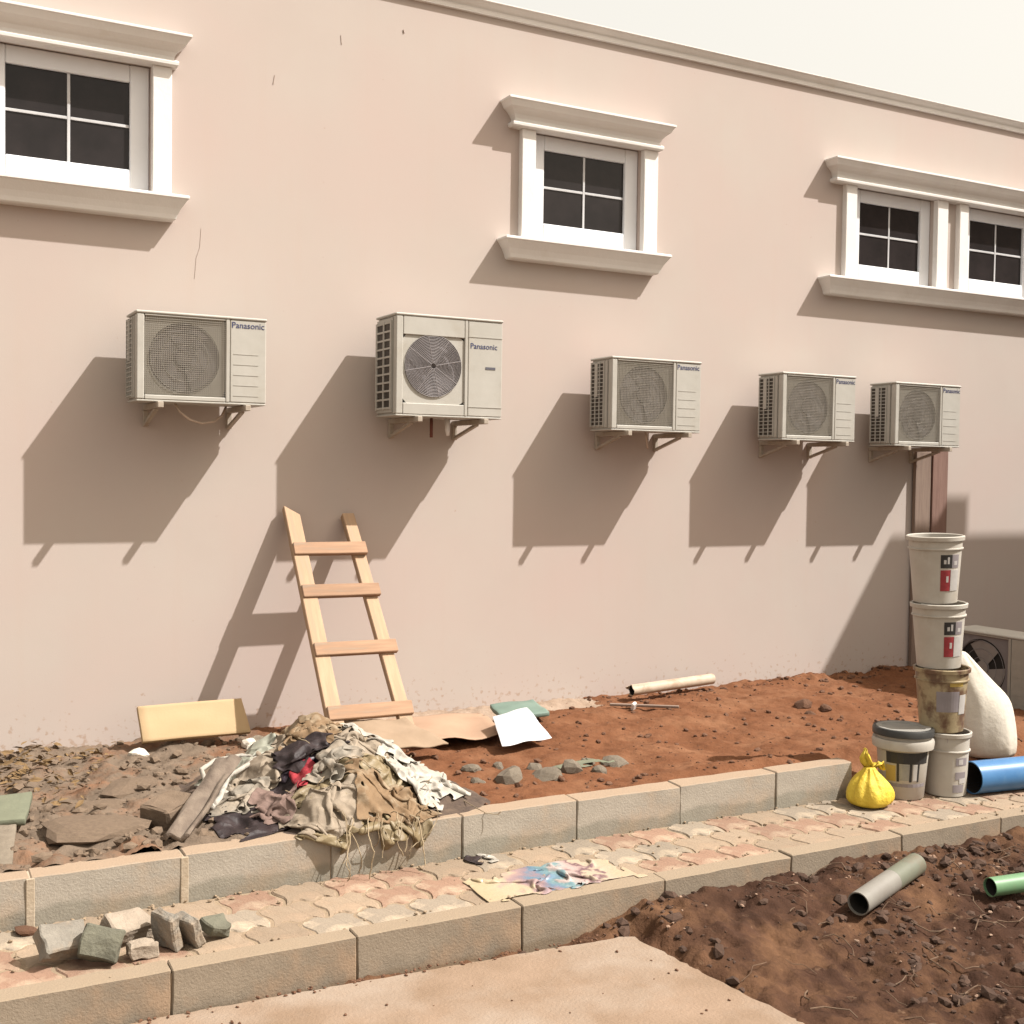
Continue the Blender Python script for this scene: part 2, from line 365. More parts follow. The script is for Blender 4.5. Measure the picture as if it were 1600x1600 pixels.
# interlocking pavers
PW, PL = .2045, .235
def zig(t, a):      # trapezoid wave, period 1
    t = t % 1.0
    if t < .15: return -a
    if t < .35: return -a+2*a*(t-.15)/.2
    if t < .65: return a
    if t < .85: return a-2*a*(t-.65)/.2
    return -a
def paver_mesh(seed, L=PL, W=PW, H=.06):
    rnd = random.Random(seed); gap = .0045; pts = []
    N = 21
    for i in range(N): t = i/(N-1); pts.append((-L/2+t*L, -W/2+zig(t*2, .016), 0, 1))
    for i in range(1, 6): t = i/6; pts.append((L/2+.016*math.sin(2*math.pi*t), -W/2+t*W, 1, 0))
    for i in range(N): t = 1-i/(N-1); pts.append((-L/2+t*L, W/2+zig(t*2, .016), 0, -1))
    for i in range(1, 6): t = 1-i/6; pts.append((-L/2+.016*math.sin(2*math.pi*t), -W/2+t*W, -1, 0))
    n = len(pts); sc_in = lambda p, d: (p[0]*(1-2*d/L), p[1]*(1-2*d/W))
    v = []
    for d, z in ((gap, -H), (gap, -.007), (gap+.007, 0)):
        for p in pts:
            x, y = sc_in(p, d); v.append((x, y, z+(rnd.uniform(-.0012, .0012) if z == 0 else 0)))
    f = [list(range(n))[::-1]]+[[i, (i+1) % n, n+(i+1) % n, n+i] for i in range(n)]+[[n+i, n+(i+1) % n, 2*n+(i+1) % n, 2*n+i] for i in range(n)]+[[2*n+i for i in range(n)]]
    return pymesh('paver', v, f)
walk = prop(empty('pavement', (0, 0, PZ)), kind='structure')
b = B(); b.box(-2, 8.2, K2Y+.10, KY-.001, -.09, -.006); b.out('jointing_sand', MT['sand'], walk)
pm = {}
for k in ('pred', 'ptan', 'pgrey'):
    pm[k] = [paver_mesh(i) for i in range(3)]
    for q in pm[k]: q.materials.append(MT[k])
for r_ in range(3):
    y = KY-.003-PW*(r_+.5)
    for c in range(-2, 33):
        x = c*PL+(PL/2 if r_ % 2 else 0)
        hsh = vnoise(np.array(x*2.3+r_*3.3), np.array(r_*1.7+c*.31))
        k = 'pred' if hsh > .07 else ('ptan' if hsh > -.2 else 'pgrey')
        if random.random() < .18: k = random.choice(['pred', 'ptan', 'pgrey'])
        link('paver', random.choice(pm[k]), None, walk, (x, y, random.uniform(-.004, .002)), (random.uniform(-.012, .012), random.uniform(-.012, .012), 0))

# ------------------------------------------------------------------ house
def wall_material():
    m = mat('pink_beige_masonry_paint', (.405, .354, .318), (.394, .338, .303), 1.6, .85, .12, 120, c3=(.412, .336, .302), s3=.7, t3=(.4, .7), bdist=.004)
    n = m.node_tree; L = n.links.new; p = n.nodes['Principled BSDF']; tc = n.nodes['Texture Coordinate']
    col = p.inputs['Base Color'].links[0].from_socket
    sx = n.nodes.new('ShaderNodeSeparateXYZ'); L(tc.outputs['Object'], sx.inputs[0])
    # splashed mud near the foot of the wall
    t = n.nodes.new('ShaderNodeTexNoise'); t.inputs['Scale'].default_value = 26; t.inputs['Detail'].default_value = 3; L(tc.outputs['Object'], t.inputs['Vector'])
    mr = n.nodes.new('ShaderNodeMapRange'); mr.inputs[1].default_value = -.12; mr.inputs[2].default_value = .32; mr.inputs[3].default_value = .17; mr.inputs[4].default_value = -.02; L(sx.outputs[2], mr.inputs[0])
    ad = n.nodes.new('ShaderNodeMath'); ad.operation = 'ADD'; L(t.outputs['Fac'], ad.inputs[0]); L(mr.outputs[0], ad.inputs[1])
    r = n.nodes.new('ShaderNodeValToRGB'); r.color_ramp.elements[0].position = .70; r.color_ramp.elements[1].position = .80
    L(ad.outputs[0], r.inputs[0])
    ml = n.nodes.new('ShaderNodeMath'); ml.operation = 'MULTIPLY'; ml.inputs[1].default_value = .55; L(r.outputs[0], ml.inputs[0])
    mx = n.nodes.new('ShaderNodeMix'); mx.data_type = 'RGBA'; L(ml.outputs[0], mx.inputs[0]); L(col, mx.inputs[6]); mx.inputs[7].default_value = (.28, .18, .12, 1)
    # thin vertical run marks
    mp = n.nodes.new('ShaderNodeMapping'); mp.inputs['Scale'].default_value = (5, 1, .35); L(tc.outputs['Object'], mp.inputs['Vector'])
    t3 = n.nodes.new('ShaderNodeTexNoise'); t3.inputs['Scale'].default_value = 2.2; t3.inputs['Detail'].default_value = 4; L(mp.outputs[0], t3.inputs['Vector'])
    r3 = n.nodes.new('ShaderNodeValToRGB'); r3.color_ramp.elements[0].position = .55; r3.color_ramp.elements[1].position = .8
    r3.color_ramp.elements[1].color = (.16, .16, .16, 1); L(t3.outputs['Fac'], r3.inputs[0])
    mx2 = n.nodes.new('ShaderNodeMix'); mx2.data_type = 'RGBA'; L(r3.outputs[0], mx2.inputs[0]); L(mx.outputs[2], mx2.inputs[6]); mx2.inputs[7].default_value = (.40, .31, .25, 1)
    L(mx2.outputs[2], p.inputs['Base Color']); return m
MT['wall'] = wall_material()
MT['crack'] = mat('plaster_crack', (.25, .19, .16), (.33, .27, .235), 40, .9)
def glass_mat():
    m = mat('dark_tinted_glass', (.016, .014, .014), (.024, .02, .02), 5, .12, spec=.22)
    return m
MT['glass'] = glass_mat()

house = prop(empty('house', (0, 0, -.6)), 'long pink beige house wall with white trimmed windows and a thin roof cornice', 'house')
HZ = .6   # children are placed relative to the root at z = -0.6
WZ0, WZ1 = 3.285, 4.085
units = [(-.787, .173), (.573, 1.517), (4.231, 5.175), (7.368, 8.328), (8.727, 9.687)]
xs = sorted({-6, 18} | {a for u in units for a in u}); zs = [-.6, WZ0, WZ1, 4.93]
v, f = [], []
def quad(*p):
    i = len(v); v.extend(p); f.append([i, i+1, i+2, i+3])
for i in range(len(xs)-1):
    for j in range(3):
        x0, x1, z0, z1 = xs[i], xs[i+1], zs[j], zs[j+1]
        if j == 1 and (x0, x1) in units:
            quad((x0, 0, z0), (x0, 0, z1), (x0, .10, z1), (x0, .10, z0)); quad((x1, 0, z0), (x1, .10, z0), (x1, .10, z1), (x1, 0, z1))
            quad((x0, 0, z1), (x1, 0, z1), (x1, .10, z1), (x0, .10, z1)); quad((x0, 0, z0), (x0, .10, z0), (x1, .10, z0), (x1, 0, z0))
            quad((x0, .10, z0), (x0, .10, z1), (x1, .10, z1), (x1, .10, z0)); continue
        quad((x0, 0, z0), (x1, 0, z0), (x1, 0, z1), (x0, 0, z1))
quad((-6, 0, -.6), (-6, 0, 4.93), (-6, 9, 4.93), (-6, 9, -.6)); quad((18, 0, -.6), (18, 9, -.6), (18, 9, 4.93), (18, 0, 4.93))
quad((-6, 0, 4.93), (18, 0, 4.93), (18, 9, 4.93), (-6, 9, 4.93)); quad((-6, 9, -.6), (-6, 9, 4.93), (18, 9, 4.93), (18, 9, -.6))
me = pymesh('wall', [(a, b_, c+0) for a, b_, c in v], f)
wl = link('wall', me, MT['wall'], house, (0, 0, HZ))

for pts_, wd_ in (([(1.83, 3.12), (1.822, 3.0), (1.80, 2.93), (1.79, 2.80)], .0035), ([(2.75, 4.50), (2.755, 4.44)], .006), ([(2.30, 4.16), (2.29, 4.10)], .006), ([(3.2, 4.62), (3.205, 4.60)], .012)):
    q = B(); q.tube([(a, -.0005, c) for a, c in pts_], wd_/2, 5); so_ = q.out('plaster_crack', MT['crack'], house, (0, 0, HZ))
def moulding(name, x0, x1, prof, m, parent, off=(0, 0, 0)):
    """prof = [(protrusion, z)...] bottom to top; ends return to the wall with the same profile"""
    pm_ = max(p for p, z in prof); v = []; f = []
    for p, z in prof:
        e = pm_-p; v += [(x0+e, .0, z), (x0+e, -p, z), (x1-e, -p, z), (x1-e, .0, z)]
    for i in range(len(prof)-1):
        for k in range(3): f.append([4*i+k, 4*i+k+1, 4*i+k+5, 4*i+k+4])
    f.append([0, 3, 2, 1]); t = 4*(len(prof)-1); f.append([t, t+1, t+2, t+3])
    me = pymesh(name, v, f); o = link(name, me, m, parent, off); return o

moulding('cornice', -6, 18, [(.0, 4.835), (.024, 4.837), (.027, 4.858), (.03, 4.866), (.020, 4.869), (.036, 4.888), (.05, 4.908), (.062, 4.918), (.062, 4.925), (.03, 4.934), (0, 4.94)], MT['trim'], house, (0, 0, HZ))

HEAD = [(.0, 4.078), (.078, 4.08), (.088, 4.088), (.09, 4.105), (.082, 4.116), (.064, 4.12), (.066, 4.14), (.078, 4.165), (.1, 4.19), (.125, 4.208), (.132, 4.222), (.146, 4.246), (.155, 4.252), (.155, 4.264), (.148, 4.268), (0, 4.30)]
SILL = [(.0, 3.135), (.075, 3.137), (.085, 3.145), (.092, 3.17), (.108, 3.205), (.13, 3.238), (.143, 3.258), (.153, 3.266), (.153, 3.278), (.146, 3.284), (0, 3.289)]
def window(uidx, head, sill, pils):
    root = empty('window', (0, 0, HZ)); root.parent = house
    moulding('window_head', head[0], head[1], HEAD, MT['trim'], root)
    moulding('window_sill', sill[0], sill[1], SILL, MT['trim'], root)
    for a, b_ in pils:
        q = B(); q.box(a, b_, -.05, .004, 3.2865, 4.079, .004); q.out('pilaster', MT['trim'], root)
    for u in uidx:
        x0, x1 = units[u]; z0, z1 = WZ0, WZ1
        g0, g1, h0, h1 = x0+.115, x1-.118, z0+.155, z1-.11
        q = B()
        q.box(x0+.002, g0, .034, .082, z0+.006, z1-.004, .006); q.box(g1, x1-.002, .034, .082, z0+.006, z1-.004, .006)
        q.box(g0+.0005, g1-.0005, .0355, .08, z0+.006, h0, .006); q.box(g0+.0005, g1-.0005, .0355, .08, h1, z1-.004, .006)
        q.out('window_frame', MT['upvc'], root)
        mx_, mz_ = (g0+g1)/2, (h0+h1)/2; bw = .009
        for (a, b_, c, d) in ((g0, mx_, h0, mz_), (mx_, g1, h0, mz_), (g0, mx_, mz_, h1), (mx_, g1, mz_, h1)):
            q = B(); q.box(a+.001, b_-.001, .060, .066, c+.001, d-.001); q.out('pane', MT['glass'], root)
        q = B(); q.box(mx_-bw, mx_+bw, .053, .0595, h0+.001, h1-.001, .002); q.box(g0+.001, mx_-bw-.0005, .0535, .0593, mz_-bw, mz_+bw, .002); q.box(mx_+bw+.0005, g1-.001, .0535, .0593, mz_-bw, mz_+bw, .002)
        q.out('glazing_bar', MT['bar'], root)
    return root
window([0, 1], (-1.0, 1.735), (-1.01, 1.725), [(-.91, -.789), (.175, .29), (.437, .571), (1.519, 1.635)])
window([2], (3.955, 5.395), (3.942, 5.375), [(4.115, 4.229), (5.177, 5.305)])
window([3, 4], (7.03, 10.02), (6.98, 10.06), [(7.244, 7.366), (8.33, 8.464), (8.612, 8.725), (9.689, 9.81)])

# invented annex, added unseen on the right: its roof edge casts the wide shade
annex = prop(empty('added_shade_annex', (14.5, -5.6, -.6)), 'plain beige block added unseen right of the yard to cast the wall shade', 'building')
q = B(); q.box(11.0-14.5, 18-14.5, -9+5.6, -2.2+5.6, 0, 6.15); q.out('wall', MT['wall'], annex)
q = B(); q.box(10.99-14.5, 18.02-14.5, -9.03+5.6, -2.19+5.6, 6.15, 6.33, .01); q.out('roof_slab', MT['trim'], annex)
q = B(); q.box(11.66-14.5, 11.98-14.5, -2.5+5.6, -2.2+5.6, 6.33, 6.70, .01); q.out('shade_pier', MT['trim'], annex)  # added pier, shapes the small upright shade on the wall
for i in range(3):
    fr = B(); fr.box(10.985-14.5, 11.02-14.5, -4.3-i*1.9+5.6, -3.3-i*1.9+5.6, 1.2+.6, 2.6+.6, .005); fo = fr.out('window', MT['upvc'], annex)
    fr = B(); fr.box(10.978-14.5, 10.984-14.5, -4.2-i*1.9+5.6, -3.4-i*1.9+5.6, 1.3+.6, 2.5+.6); fr.out('pane', MT['glass'], fo)

# ------------------------------------------------------------------ air conditioners
def text_mesh(s, width, name, m):
    cu = bpy.data.curves.new('t', 'FONT'); cu.body = s; cu.extrude = .0008; cu.size = 1; cu.resolution_u = 3; cu.offset = .004
    o = bpy.data.objects.new('t', cu); COL.objects.link(o)
    dg = bpy.context.evaluated_depsgraph_get(); me = bpy.data.meshes.new_from_object(o.evaluated_get(dg))
    bpy.data.objects.remove(o); co = [vv.co for vv in me.vertices]
    x0 = min(c.x for c in co); x1 = max(c.x for c in co); k = width/(x1-x0)
    for vv in me.vertices: vv.co = Vector(((vv.co.x-x0)*k, -.0012 if vv.co.z > 0 else .0, vv.co.y*k*1.0))
    me.name = name; me.materials.clear(); me.materials.append(m); return me
BRAND = text_mesh('Panasonic', .20, 'brand_lettering', MT['ink'])

def make_ac(loc, W, H, D, gap, style, label, rz=0.0, bracket=True, arms=(.17, .84)):
    """origin: bottom left of the casing, at the wall plane; front faces -y"""
    root = prop(empty('air_conditioner', loc, rz), label, 'air conditioner', 'outdoor air conditioner units')
    yb, yf = -gap, -gap-D
    c = B(); c.box(0, W, yf+.05, yb, .012, H-.012, .012, seg=2); c.box(-.004, W+.004, yf-.004, yb+.004, H-.0115, H+.006, .006); c.box(.002, W-.002, yf+.002, yb-.002, 0, .0115, .003)
    c.out('casing', MT['ac'], root)
    if style == 'B':
        cx, cz, R = .345*W, .505*H, .262*W
        g0, g1, h0, h1 = .065*W, .635*W, .13*H, .80*H
        pan, fanm = MT['ac'], MT['fan2']
    else:
        cx, cz, R = .365*W, .505*H, .40*H
        g0, g1, h0, h1 = .06*W, .678*W, .075*H, .955*H
        pan, fanm = MT['acpanel'], MT['fan']
    # front: rails round the fan opening plus the service panel
    c = B()
    c.box(.001, g0, yf, yf+.0495, .013, H-.0125, .006); c.box(g1, g1+.03*W, yf, yf+.0495, .013, H-.0125, .004)
    c.box(g0+.001, g1-.001, yf+.001, yf+.049, .013, h0, .004); c.box(g0+.001, g1-.001, yf+.001, yf+.049, h1, H-.0125, .004)
    c.out('front_frame', MT['ac'] if style != 'D' else MT['acdirt'], root)
    c = B(); c.box(g1+.03*W+.002, W-.001, yf+.0015, yf+.0495, .013, H-.0125, .006)
    if style != 'B':
        for k in range(5): c.box(g1+.06*W, W-.05, yf-.0005, yf+.001, .10*H+.12*H*k, .10*H+.12*H*k+.004)
    else:
        c.box(g1+.03*W+.004, W-.002, yf-.0015, yf+.001, h1+.012, h1+.017); c.box(g1+.03*W+.004, W-.002, yf-.0015, yf+.001, h0-.012, h0-.007)
    c.out('service_panel', MT['ac'] if style != 'D' else MT['acdirt'], root)
    # shroud plate with a round hole, dark cavity, fan, wire guard
    yp = yf+(.022 if style != 'B' else .012)
    b2 = bmesh.new(); N = 48; oc = []; ic = []
    for k in range(N):
        a = 2*math.pi*k/N; ca, sa = math.cos(a), math.sin(a)
        ic.append(b2.verts.new((cx+R*ca, yp, cz+R*sa)))
        tx = ((g1-cx) if ca > 0 else (g0-cx))/ca if abs(ca) > 1e-6 else 1e9; tz = ((h1-cz) if sa > 0 else (h0-cz))/sa if abs(sa) > 1e-6 else 1e9
        t = min(abs(tx), abs(tz)); oc.append(b2.verts.new((cx+t*ca, yp, cz+t*sa)))
    bk = [b2.verts.new((vv.co.x, yp+.02, vv.co.z)) for vv in ic]
    for k in range(N):
        k2 = (k+1) % N; b2.faces.new((oc[k], oc[k2], ic[k2], ic[k])); b2.faces.new((ic[k], ic[k2], bk[k2], bk[k]))
    bmesh.ops.recalc_face_normals(b2, faces=b2.faces)
    me = bpy.data.meshes.new('fan_shroud'); b2.to_mesh(me); b2.free(); sh = link('fan_shroud', me, pan if style != 'D' else MT['fan2'], root)
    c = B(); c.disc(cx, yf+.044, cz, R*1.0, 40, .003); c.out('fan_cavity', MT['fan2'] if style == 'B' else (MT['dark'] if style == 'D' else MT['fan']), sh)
    fn = B(); fn.disc(cx, yf+.030, cz, R*.24, 24, .012)
    for k in range(3):
        a0 = k*2*math.pi/3+.5; vs = []; nA = 7
        for i in range(nA):
            a = a0+i/(nA-1)*1.45
            vs.append((fn.bm.verts.new((cx+R*.22*math.cos(a), yf+.034+.006*i/(nA-1), cz+R*.22*math.sin(a))), fn.bm.verts.new((cx+R*.93*math.cos(a+.25), yf+.029+.012*i/(nA-1), cz+R*.93*math.sin(a+.25)))))
        for i in range(nA-1): fn.bm.faces.new((vs[i][0], vs[i][1], vs[i+1][1], vs[i+1][0]))
    fn.out('fan', fanm, root)
    gd = B()
    if style == 'B':
        for k in range(20): gd.ring(cx, yf+.004, cz, R*(.10+.0468*k), .0024, 40, 4)
        for k in range(8):
            a = k*math.pi/4+.2; gd.tube([(cx+R*.1*math.cos(a), yf+.004, cz+R*.1*math.sin(a)), (cx+R*1.0*math.cos(a), yf+.004, cz+R*1.0*math.sin(a))], .0028, 4)
        gm = MT['guard']
    else:
        if style != 'D':
            nx_ = int((g1-g0)/.0125); nz_ = int((h1-h0)/.0125)
            for k in range(1, nx_): x = g0+(g1-g0)*k/nx_; gd.box(x-.0011, x+.0011, yf+.006, yf+.0085, h0, h1)
            for k in range(1, nz_): z = h0+(h1-h0)*k/nz_; gd.box(g0, g1, yf+.0035, yf+.0059, z-.0011, z+.0011)
        for k in range(3): gd.ring(cx, yf+.0125, cz, R*(.36+.3*k), .0025, 36, 4)
        gm = MT['acdirt'] if style != 'D' else MT['fan2']
    gd.out('fan_guard', gm, root)
    # left end: coil seen through the side opening
    d0, d1 = yb-.02, yf+(.075 if style == 'B' else .10)      # from back to front
    z0, z1 = .07*H, .93*H
    if style == 'B': z0, z1 = .08*H, .92*H
    c = B(); c.box(-.0015, .004, d1, d0, z0, z1); c.out('side_coil', MT['coil'], root)
    gr = B(); rows, cols = (10, 2) if style == 'B' else (16, 3)
    th = .0075 if style == 'B' else .0035
    for k in range(cols+1):
        y = d0+(d1-d0)*k/cols; tw = th*(1.4 if k in (0, cols) else 1); gr.box(-.0095, .0, y-tw, y+tw, z0-.01, z1+.01)
    for k in range(rows+1):
        z = z0+(z1-z0)*k/rows; gr.box(-.0085, -.001, d1, d0, z-th*.8, z+th*.8)
    if style != 'B': gr.box(-.0105, .0, d0+(d1-d0)*.30, d0+(d1-d0)*.52, z0+.40*H, z1+.002)
    gr.out('side_grille', MT['ac'], root)
    # lettering
    if style == 'B':
        link('brand_lettering', BRAND, None, root, (.69*W, yf+.0010, .705*H))
        q = B(); q.box(.835*W, .93*W, yf-.001, yf+.001, .50*H, .525*H); q.out('badge', MT['inkgrey'], root)
    elif style != 'D':
        link('brand_lettering', BRAND, None, root, (.725*W, yf+.0010, .885*H))
    # right end valve cover
    q = B(); q.box(W, W+.035, yb-.17, yb-.03, .05*H, .40*H, .008); q.out('valve_cover', MT['ac'], root)
    if bracket:
        for s in arms:
            x = s*W; t = .017; br = B()
            br.box(x-t, x+t, -gap-D-.045, -.001, -.036, -.001, .003)                # arm
            br.box(x-t+.001, x+t-.001, -.030, -.0008, -.135, -.0365, .003)              # wall leg
            a = Vector((x, -.80*(gap+D), -.036)); b_ = Vector((x, -.022, -.122)); d = (b_-a); L_ = d.length
            mt = Matrix.Translation((a+b_)/2) @ Matrix.Rotation(math.atan2(d.z, d.y), 4, 'X')
            br.box(-t+.004, t-.004, -L_/2, L_/2, -.010, .010, .002, mtx=mt)
            br.out('bracket', MT['steel'], root)
        for s in arms:                                                            # rubber feet between arm and casing
            q = B(); q.box(s*W-.02, s*W+.02, yf+.02, yf+.06, -.0008, .0005); q.out('mount_pad', MT['fan2'], root)
    return root

GAP = .121
ac1 = make_ac((1.357, 0, 1.993), .78, .528, .29, GAP, 'A', 'air conditioner left of all, hanging cable loop below it')
ac2 = make_ac((2.978, 0, 1.962), .781, .663, .342, GAP, 'B', 'tallest air conditioner with round fan guard above the ladder', arms=(.2, .82))
ac3 = make_ac((4.678, 0, 1.919), .80, .528, .29, GAP, 'A', 'middle air conditioner below the single small window')
ac4 = make_ac((6.271, 0, 1.89), .775, .528, .29, GAP, 'A', 'air conditioner second from the right, close beside the last one')
ac5 = make_ac((7.491, 0, 1.872), .775, .528, .29, GAP, 'A', 'rightmost wall air conditioner, with brown boards standing below it', arms=(.17, .8))
def tubechild(parent, name, pts, r, m, n=7):
    q = B(); q.tube(pts, r, n); return q.out(name, m, parent, smooth=True)
tubechild(ac1, 'cable', [(.25, -.30, -.002), (.28, -.30, -.05), (.34, -.29, -.095), (.42, -.27, -.115), (.50, -.24, -.10), (.56, -.2, -.06), (.60, -.15, -.0)], .007, MT['hose'])
tubechild(ac2, 'copper_pipe', [(.34, -.28, .0), (.34, -.28, -.13)], .011, MT['copper'])
tubechild(ac2, 'drain_pipe', [(.46, -.28, .0), (.46, -.28, -.075), (.465, -.28, -.115)], [.018, .018, .011], MT['trim'])
tubechild(ac3, 'cable', [(.42, -.24, -.0), (.43, -.24, -.05), (.44, -.23, -.09), (.47, -.2, -.12)], .006, MT['hose'])
q = B(); q.box(.78, .85, -.30, -.20, .19, .28, .02, seg=2); q.out('valve_cap', MT['upvc'], ac5)

gac = make_ac((7.52, -1.0, float(soil(7.6, -1.4))-.01), .82, .555, .31, 0.0, 'D', 'unmounted outdoor unit standing on the soil in the shade behind the buckets', rz=-math.pi/2, bracket=False)
gac.location.x = 7.81
gac.location.y = -1.02

# boards standing under the last unit
def plank(name, p0, p1, wdt, th, m, label, cat, up=Vector((0, -1, 0)), group=None, bev=.003, taper=0):
    p0 = Vector(p0); p1 = Vector(p1); d = (p1-p0); L_ = d.length; d.normalize(); s = d.cross(up).normalized(); u2 = s.cross(d)
    q = B(); q.box(-wdt/2, wdt/2, -th/2, th/2, 0, L_, bev)
    for vv in q.bm.verts:
        vv.co += mnoise.noise_vector(vv.co*4)*.003
    M_ = Matrix((( s.x, u2.x, d.x, p0.x), (s.y, u2.y, d.y, p0.y), (s.z, u2.z, d.z, p0.z), (0, 0, 0, 1)))
    o = q.out(name, m); o.matrix_world = M_
    return prop(o, label, cat, group)
plank('board', (8.235, -.03, -.12), (8.235, -.03, 1.84), .19, .035, MT['boarda'], 'greyish brown board standing upright against the wall below the rightmost air conditioner', 'board')
plank('board', (8.435, -.045, -.12), (8.435, -.045, 1.85), .19, .03, MT['boardb'], 'dark red brown board standing right beside the greyish one', 'board')

# ------------------------------------------------------------------ ladder
lad = prop(empty('ladder', (2.585, -.95, .03)), 'rough wooden site ladder leaning on the wall behind the rubbish heap', 'ladder')
def stick(parent, name, p0, p1, wdt, th, m, up, cut=None):
    O = Vector(parent.location); p0 = Vector(p0)-O; p1 = Vector(p1)-O
    d = p1-p0; L_ = d.length; d.normalize(); s = d.cross(up).normalized(); u2 = s.cross(d)
    q = B(); q.box(-wdt/2, wdt/2, -th/2, th/2, 0, L_, .004)
    if cut:
        for vv in q.bm.verts:
            if vv.co.z > L_*.9: vv.co.z -= cut*(vv.co.x/wdt+.5)*1.0
    for vv in q.bm.verts: vv.co += mnoise.noise_vector(vv.co*6+p0*3)*.003
    o = q.out(name, m, parent); o.matrix_local = Matrix(((s.x, u2.x, d.x, p0.x), (s.y, u2.y, d.y, p0.y), (s.z, u2.z, d.z, p0.z), (0, 0, 0, 1)))
    return o
upv = Vector((0, -.82, .57))
stick(lad, 'stile', (2.402, -1.03, .015), (2.418, -.03, 1.352), .098, .05, MT['woodpale'], upv, cut=.07)
stick(lad, 'stile', (2.85, -1.03, .01), (2.815, -.03, 1.30), .085, .05, MT['woodpale'], upv)
for i, (z, ex) in enumerate(((1.095, 0), (.84, .01), (.505, .02), (.16, .01))):
    t = (1.352-z)/(1.352-.015); y = -.03-1.0*t
    stick(lad, 'rung', (2.368-.003*i, y-.0345, z-.004), (2.865+ex+.01*i, y-.0345, z-.008), .088, .036, MT['wood'], upv)

# ------------------------------------------------------------------ buckets
MT['bwhite'] = mat('white_bucket_plastic', (.394, .369, .326), (.344, .314, .271), 7, .45, .05, 30, c3=(.307, .271, .221), s3=5, t3=(.55, .75))
MT['blilac'] = mat('greyish_bucket_plastic', (.319, .287, .275), (.275, .248, .235), 7, .5)
MT['bdirty'] = mat('dirty_translucent_bucket', (.308, .252, .154), (.210, .158, .095), 9, .4, c3=(.112, .066, .042), s3=9, t3=(.45, .6))
MT['black'] = mat('black_lid_plastic', (.045, .045, .042), (.03, .03, .03), 9, .4)
MT['greylid'] = mat('grey_dusty_lid', (.27, .26, .235), (.21, .20, .18), 9, .6)
MT['red'] = mat('red_print', (.27, .035, .04), (.20, .025, .03), 30, .5)
MT['bkprint'] = mat('black_print', (.03, .028, .028), None, 9, .5)
MT['wprint'] = mat('pale_print', (.421, .402, .383), None, 9, .5)
MT['gprint'] = mat('grey_print', (.224, .200, .208), None, 9, .5)
MT['yprint'] = mat('ochre_print', (.400, .288, .080), None, 9, .5)
def bucket(loc, rt, rb, h, m, label, tilt=(0, 0), prints=(), lid=None, group='plastic buckets stacked by the kerb end', collar=.80):
    root = prop(empty('bucket', loc, rot=(tilt[0], tilt[1], 0)), label, 'bucket', group)
    rr = lambda z: rb+(rt-rb)*z/h
    pr = [(0.001, .0), (rb-.006, .0), (rb, .006)]
    zc = h*collar
    pr += [(rr(zc), zc), (rr(zc)+.009, zc+.002), (rr(zc)+.009, zc+.008), (rr(zc+.02)+.001, zc+.011), (rr(h*.93), h*.93), (rr(h)+.010, h*.935), (rr(h)+.012, h-.004), (rr(h)+.004, h), (rr(h)-.003, h-.004), (rb-.004, .006), (.001, .005)]
    q = B(); q.lathe(pr, 40); q.out('body', m, root, smooth=True, angle=40)
    for (a0, a1, z0, z1, pmn) in prints:
        q = B(); n = 8; o_ = .0012 if pmn != 'wprint' else .002
        q.lathe([(rr(z0*h)-.002, z0*h), (rr(z0*h)+o_, z0*h), (rr(z1*h)+o_, z1*h), (rr(z1*h)-.002, z1*h)], n, a0=math.radians(a0), a1=math.radians(a1))
        q.out('printed_label', MT[pmn], root, smooth=False)
    if lid:
        q = B(); q.lathe([(.001, h+.010), (rt-.03, h+.010), (rt-.02, h+.016), (rt+.012, h+.018), (rt+.017, h+.010), (rt+.017, h-.022), (rt+.010, h-.024)], 40); q.out('lid', MT[lid], root, smooth=True, angle=35)
        q = B(); q.lathe([(.001, h+.012), (rt-.035, h+.012), (rt-.030, h+.0175), (rt-.004, h+.0195), (rt-.003, h+.0185)], 40); q.out('lid_top', MT['greylid'], root, smooth=True, angle=35)
        q = B(); q.lathe([(rt-.006, h-.105), (rt+.016, h-.095), (rt+.020, h-.06), (rt+.014, h-.042), (rt-.004, h-.04)], 40); q.out('rim_band', m, root, smooth=True, angle=50)
    return root
rv = Vector((.88, -.475, 0))
B0 = Vector((5.53, -2.745, PZ))
LBL = [(-126, -98, .54, .735, 'bkprint'), (-97.5, -76, .54, .735, 'gprint'), (-119, -113, .60, .66, 'wprint'), (-110, -105, .60, .70, 'wprint'), (-92, -82, .58, .64, 'wprint'), (-126, -101, .20, .51, 'red'), (-112, -106, .33, .42, 'wprint'), (-100.5, -74, .20, .51, 'wprint'), (-94, -80, .21, .24, 'gprint')]
bucket(B0, .132, .118, .372, MT['bwhite'], 'lowest bucket of the stack, greyish with a mauve band', prints=[(-112, -75, .50, .62, 'gprint'), (-104, -90, .52, .60, 'wprint'), (-112, -78, .28, .40, 'gprint'), (-118, -84, .08, .2, 'gprint'), (-100, -78, .22, .3, 'wprint'), (-180, 179.9, .86, .925, 'blilac')], collar=.70)
bucket(B0+rv*-.03+Vector((0, 0, .374)), .150, .122, .372, MT['bdirty'], 'dirty translucent bucket with dark contents, third from the top of the stack', (0, -.02), prints=[(-150, -95, .34, .66, 'boarda' if False else 'gprint'), (-94, -70, .3, .6, 'wprint'), (-84, -76, .34, .5, 'gprint'), (-120, -85, .74, .8, 'yprint')])
bucket(B0+rv*-.055+Vector((0, 0, .744)), .150, .122, .378, MT['bwhite'], 'white bucket with red and black label, second from the top of the stack', (.0, -.03), prints=LBL)
bucket(B0+rv*-.085+Vector((0, 0, 1.122)), .152, .122, .392, MT['bwhite'], 'white bucket with red and black label on top of the stack', (.01, -.04), prints=LBL)
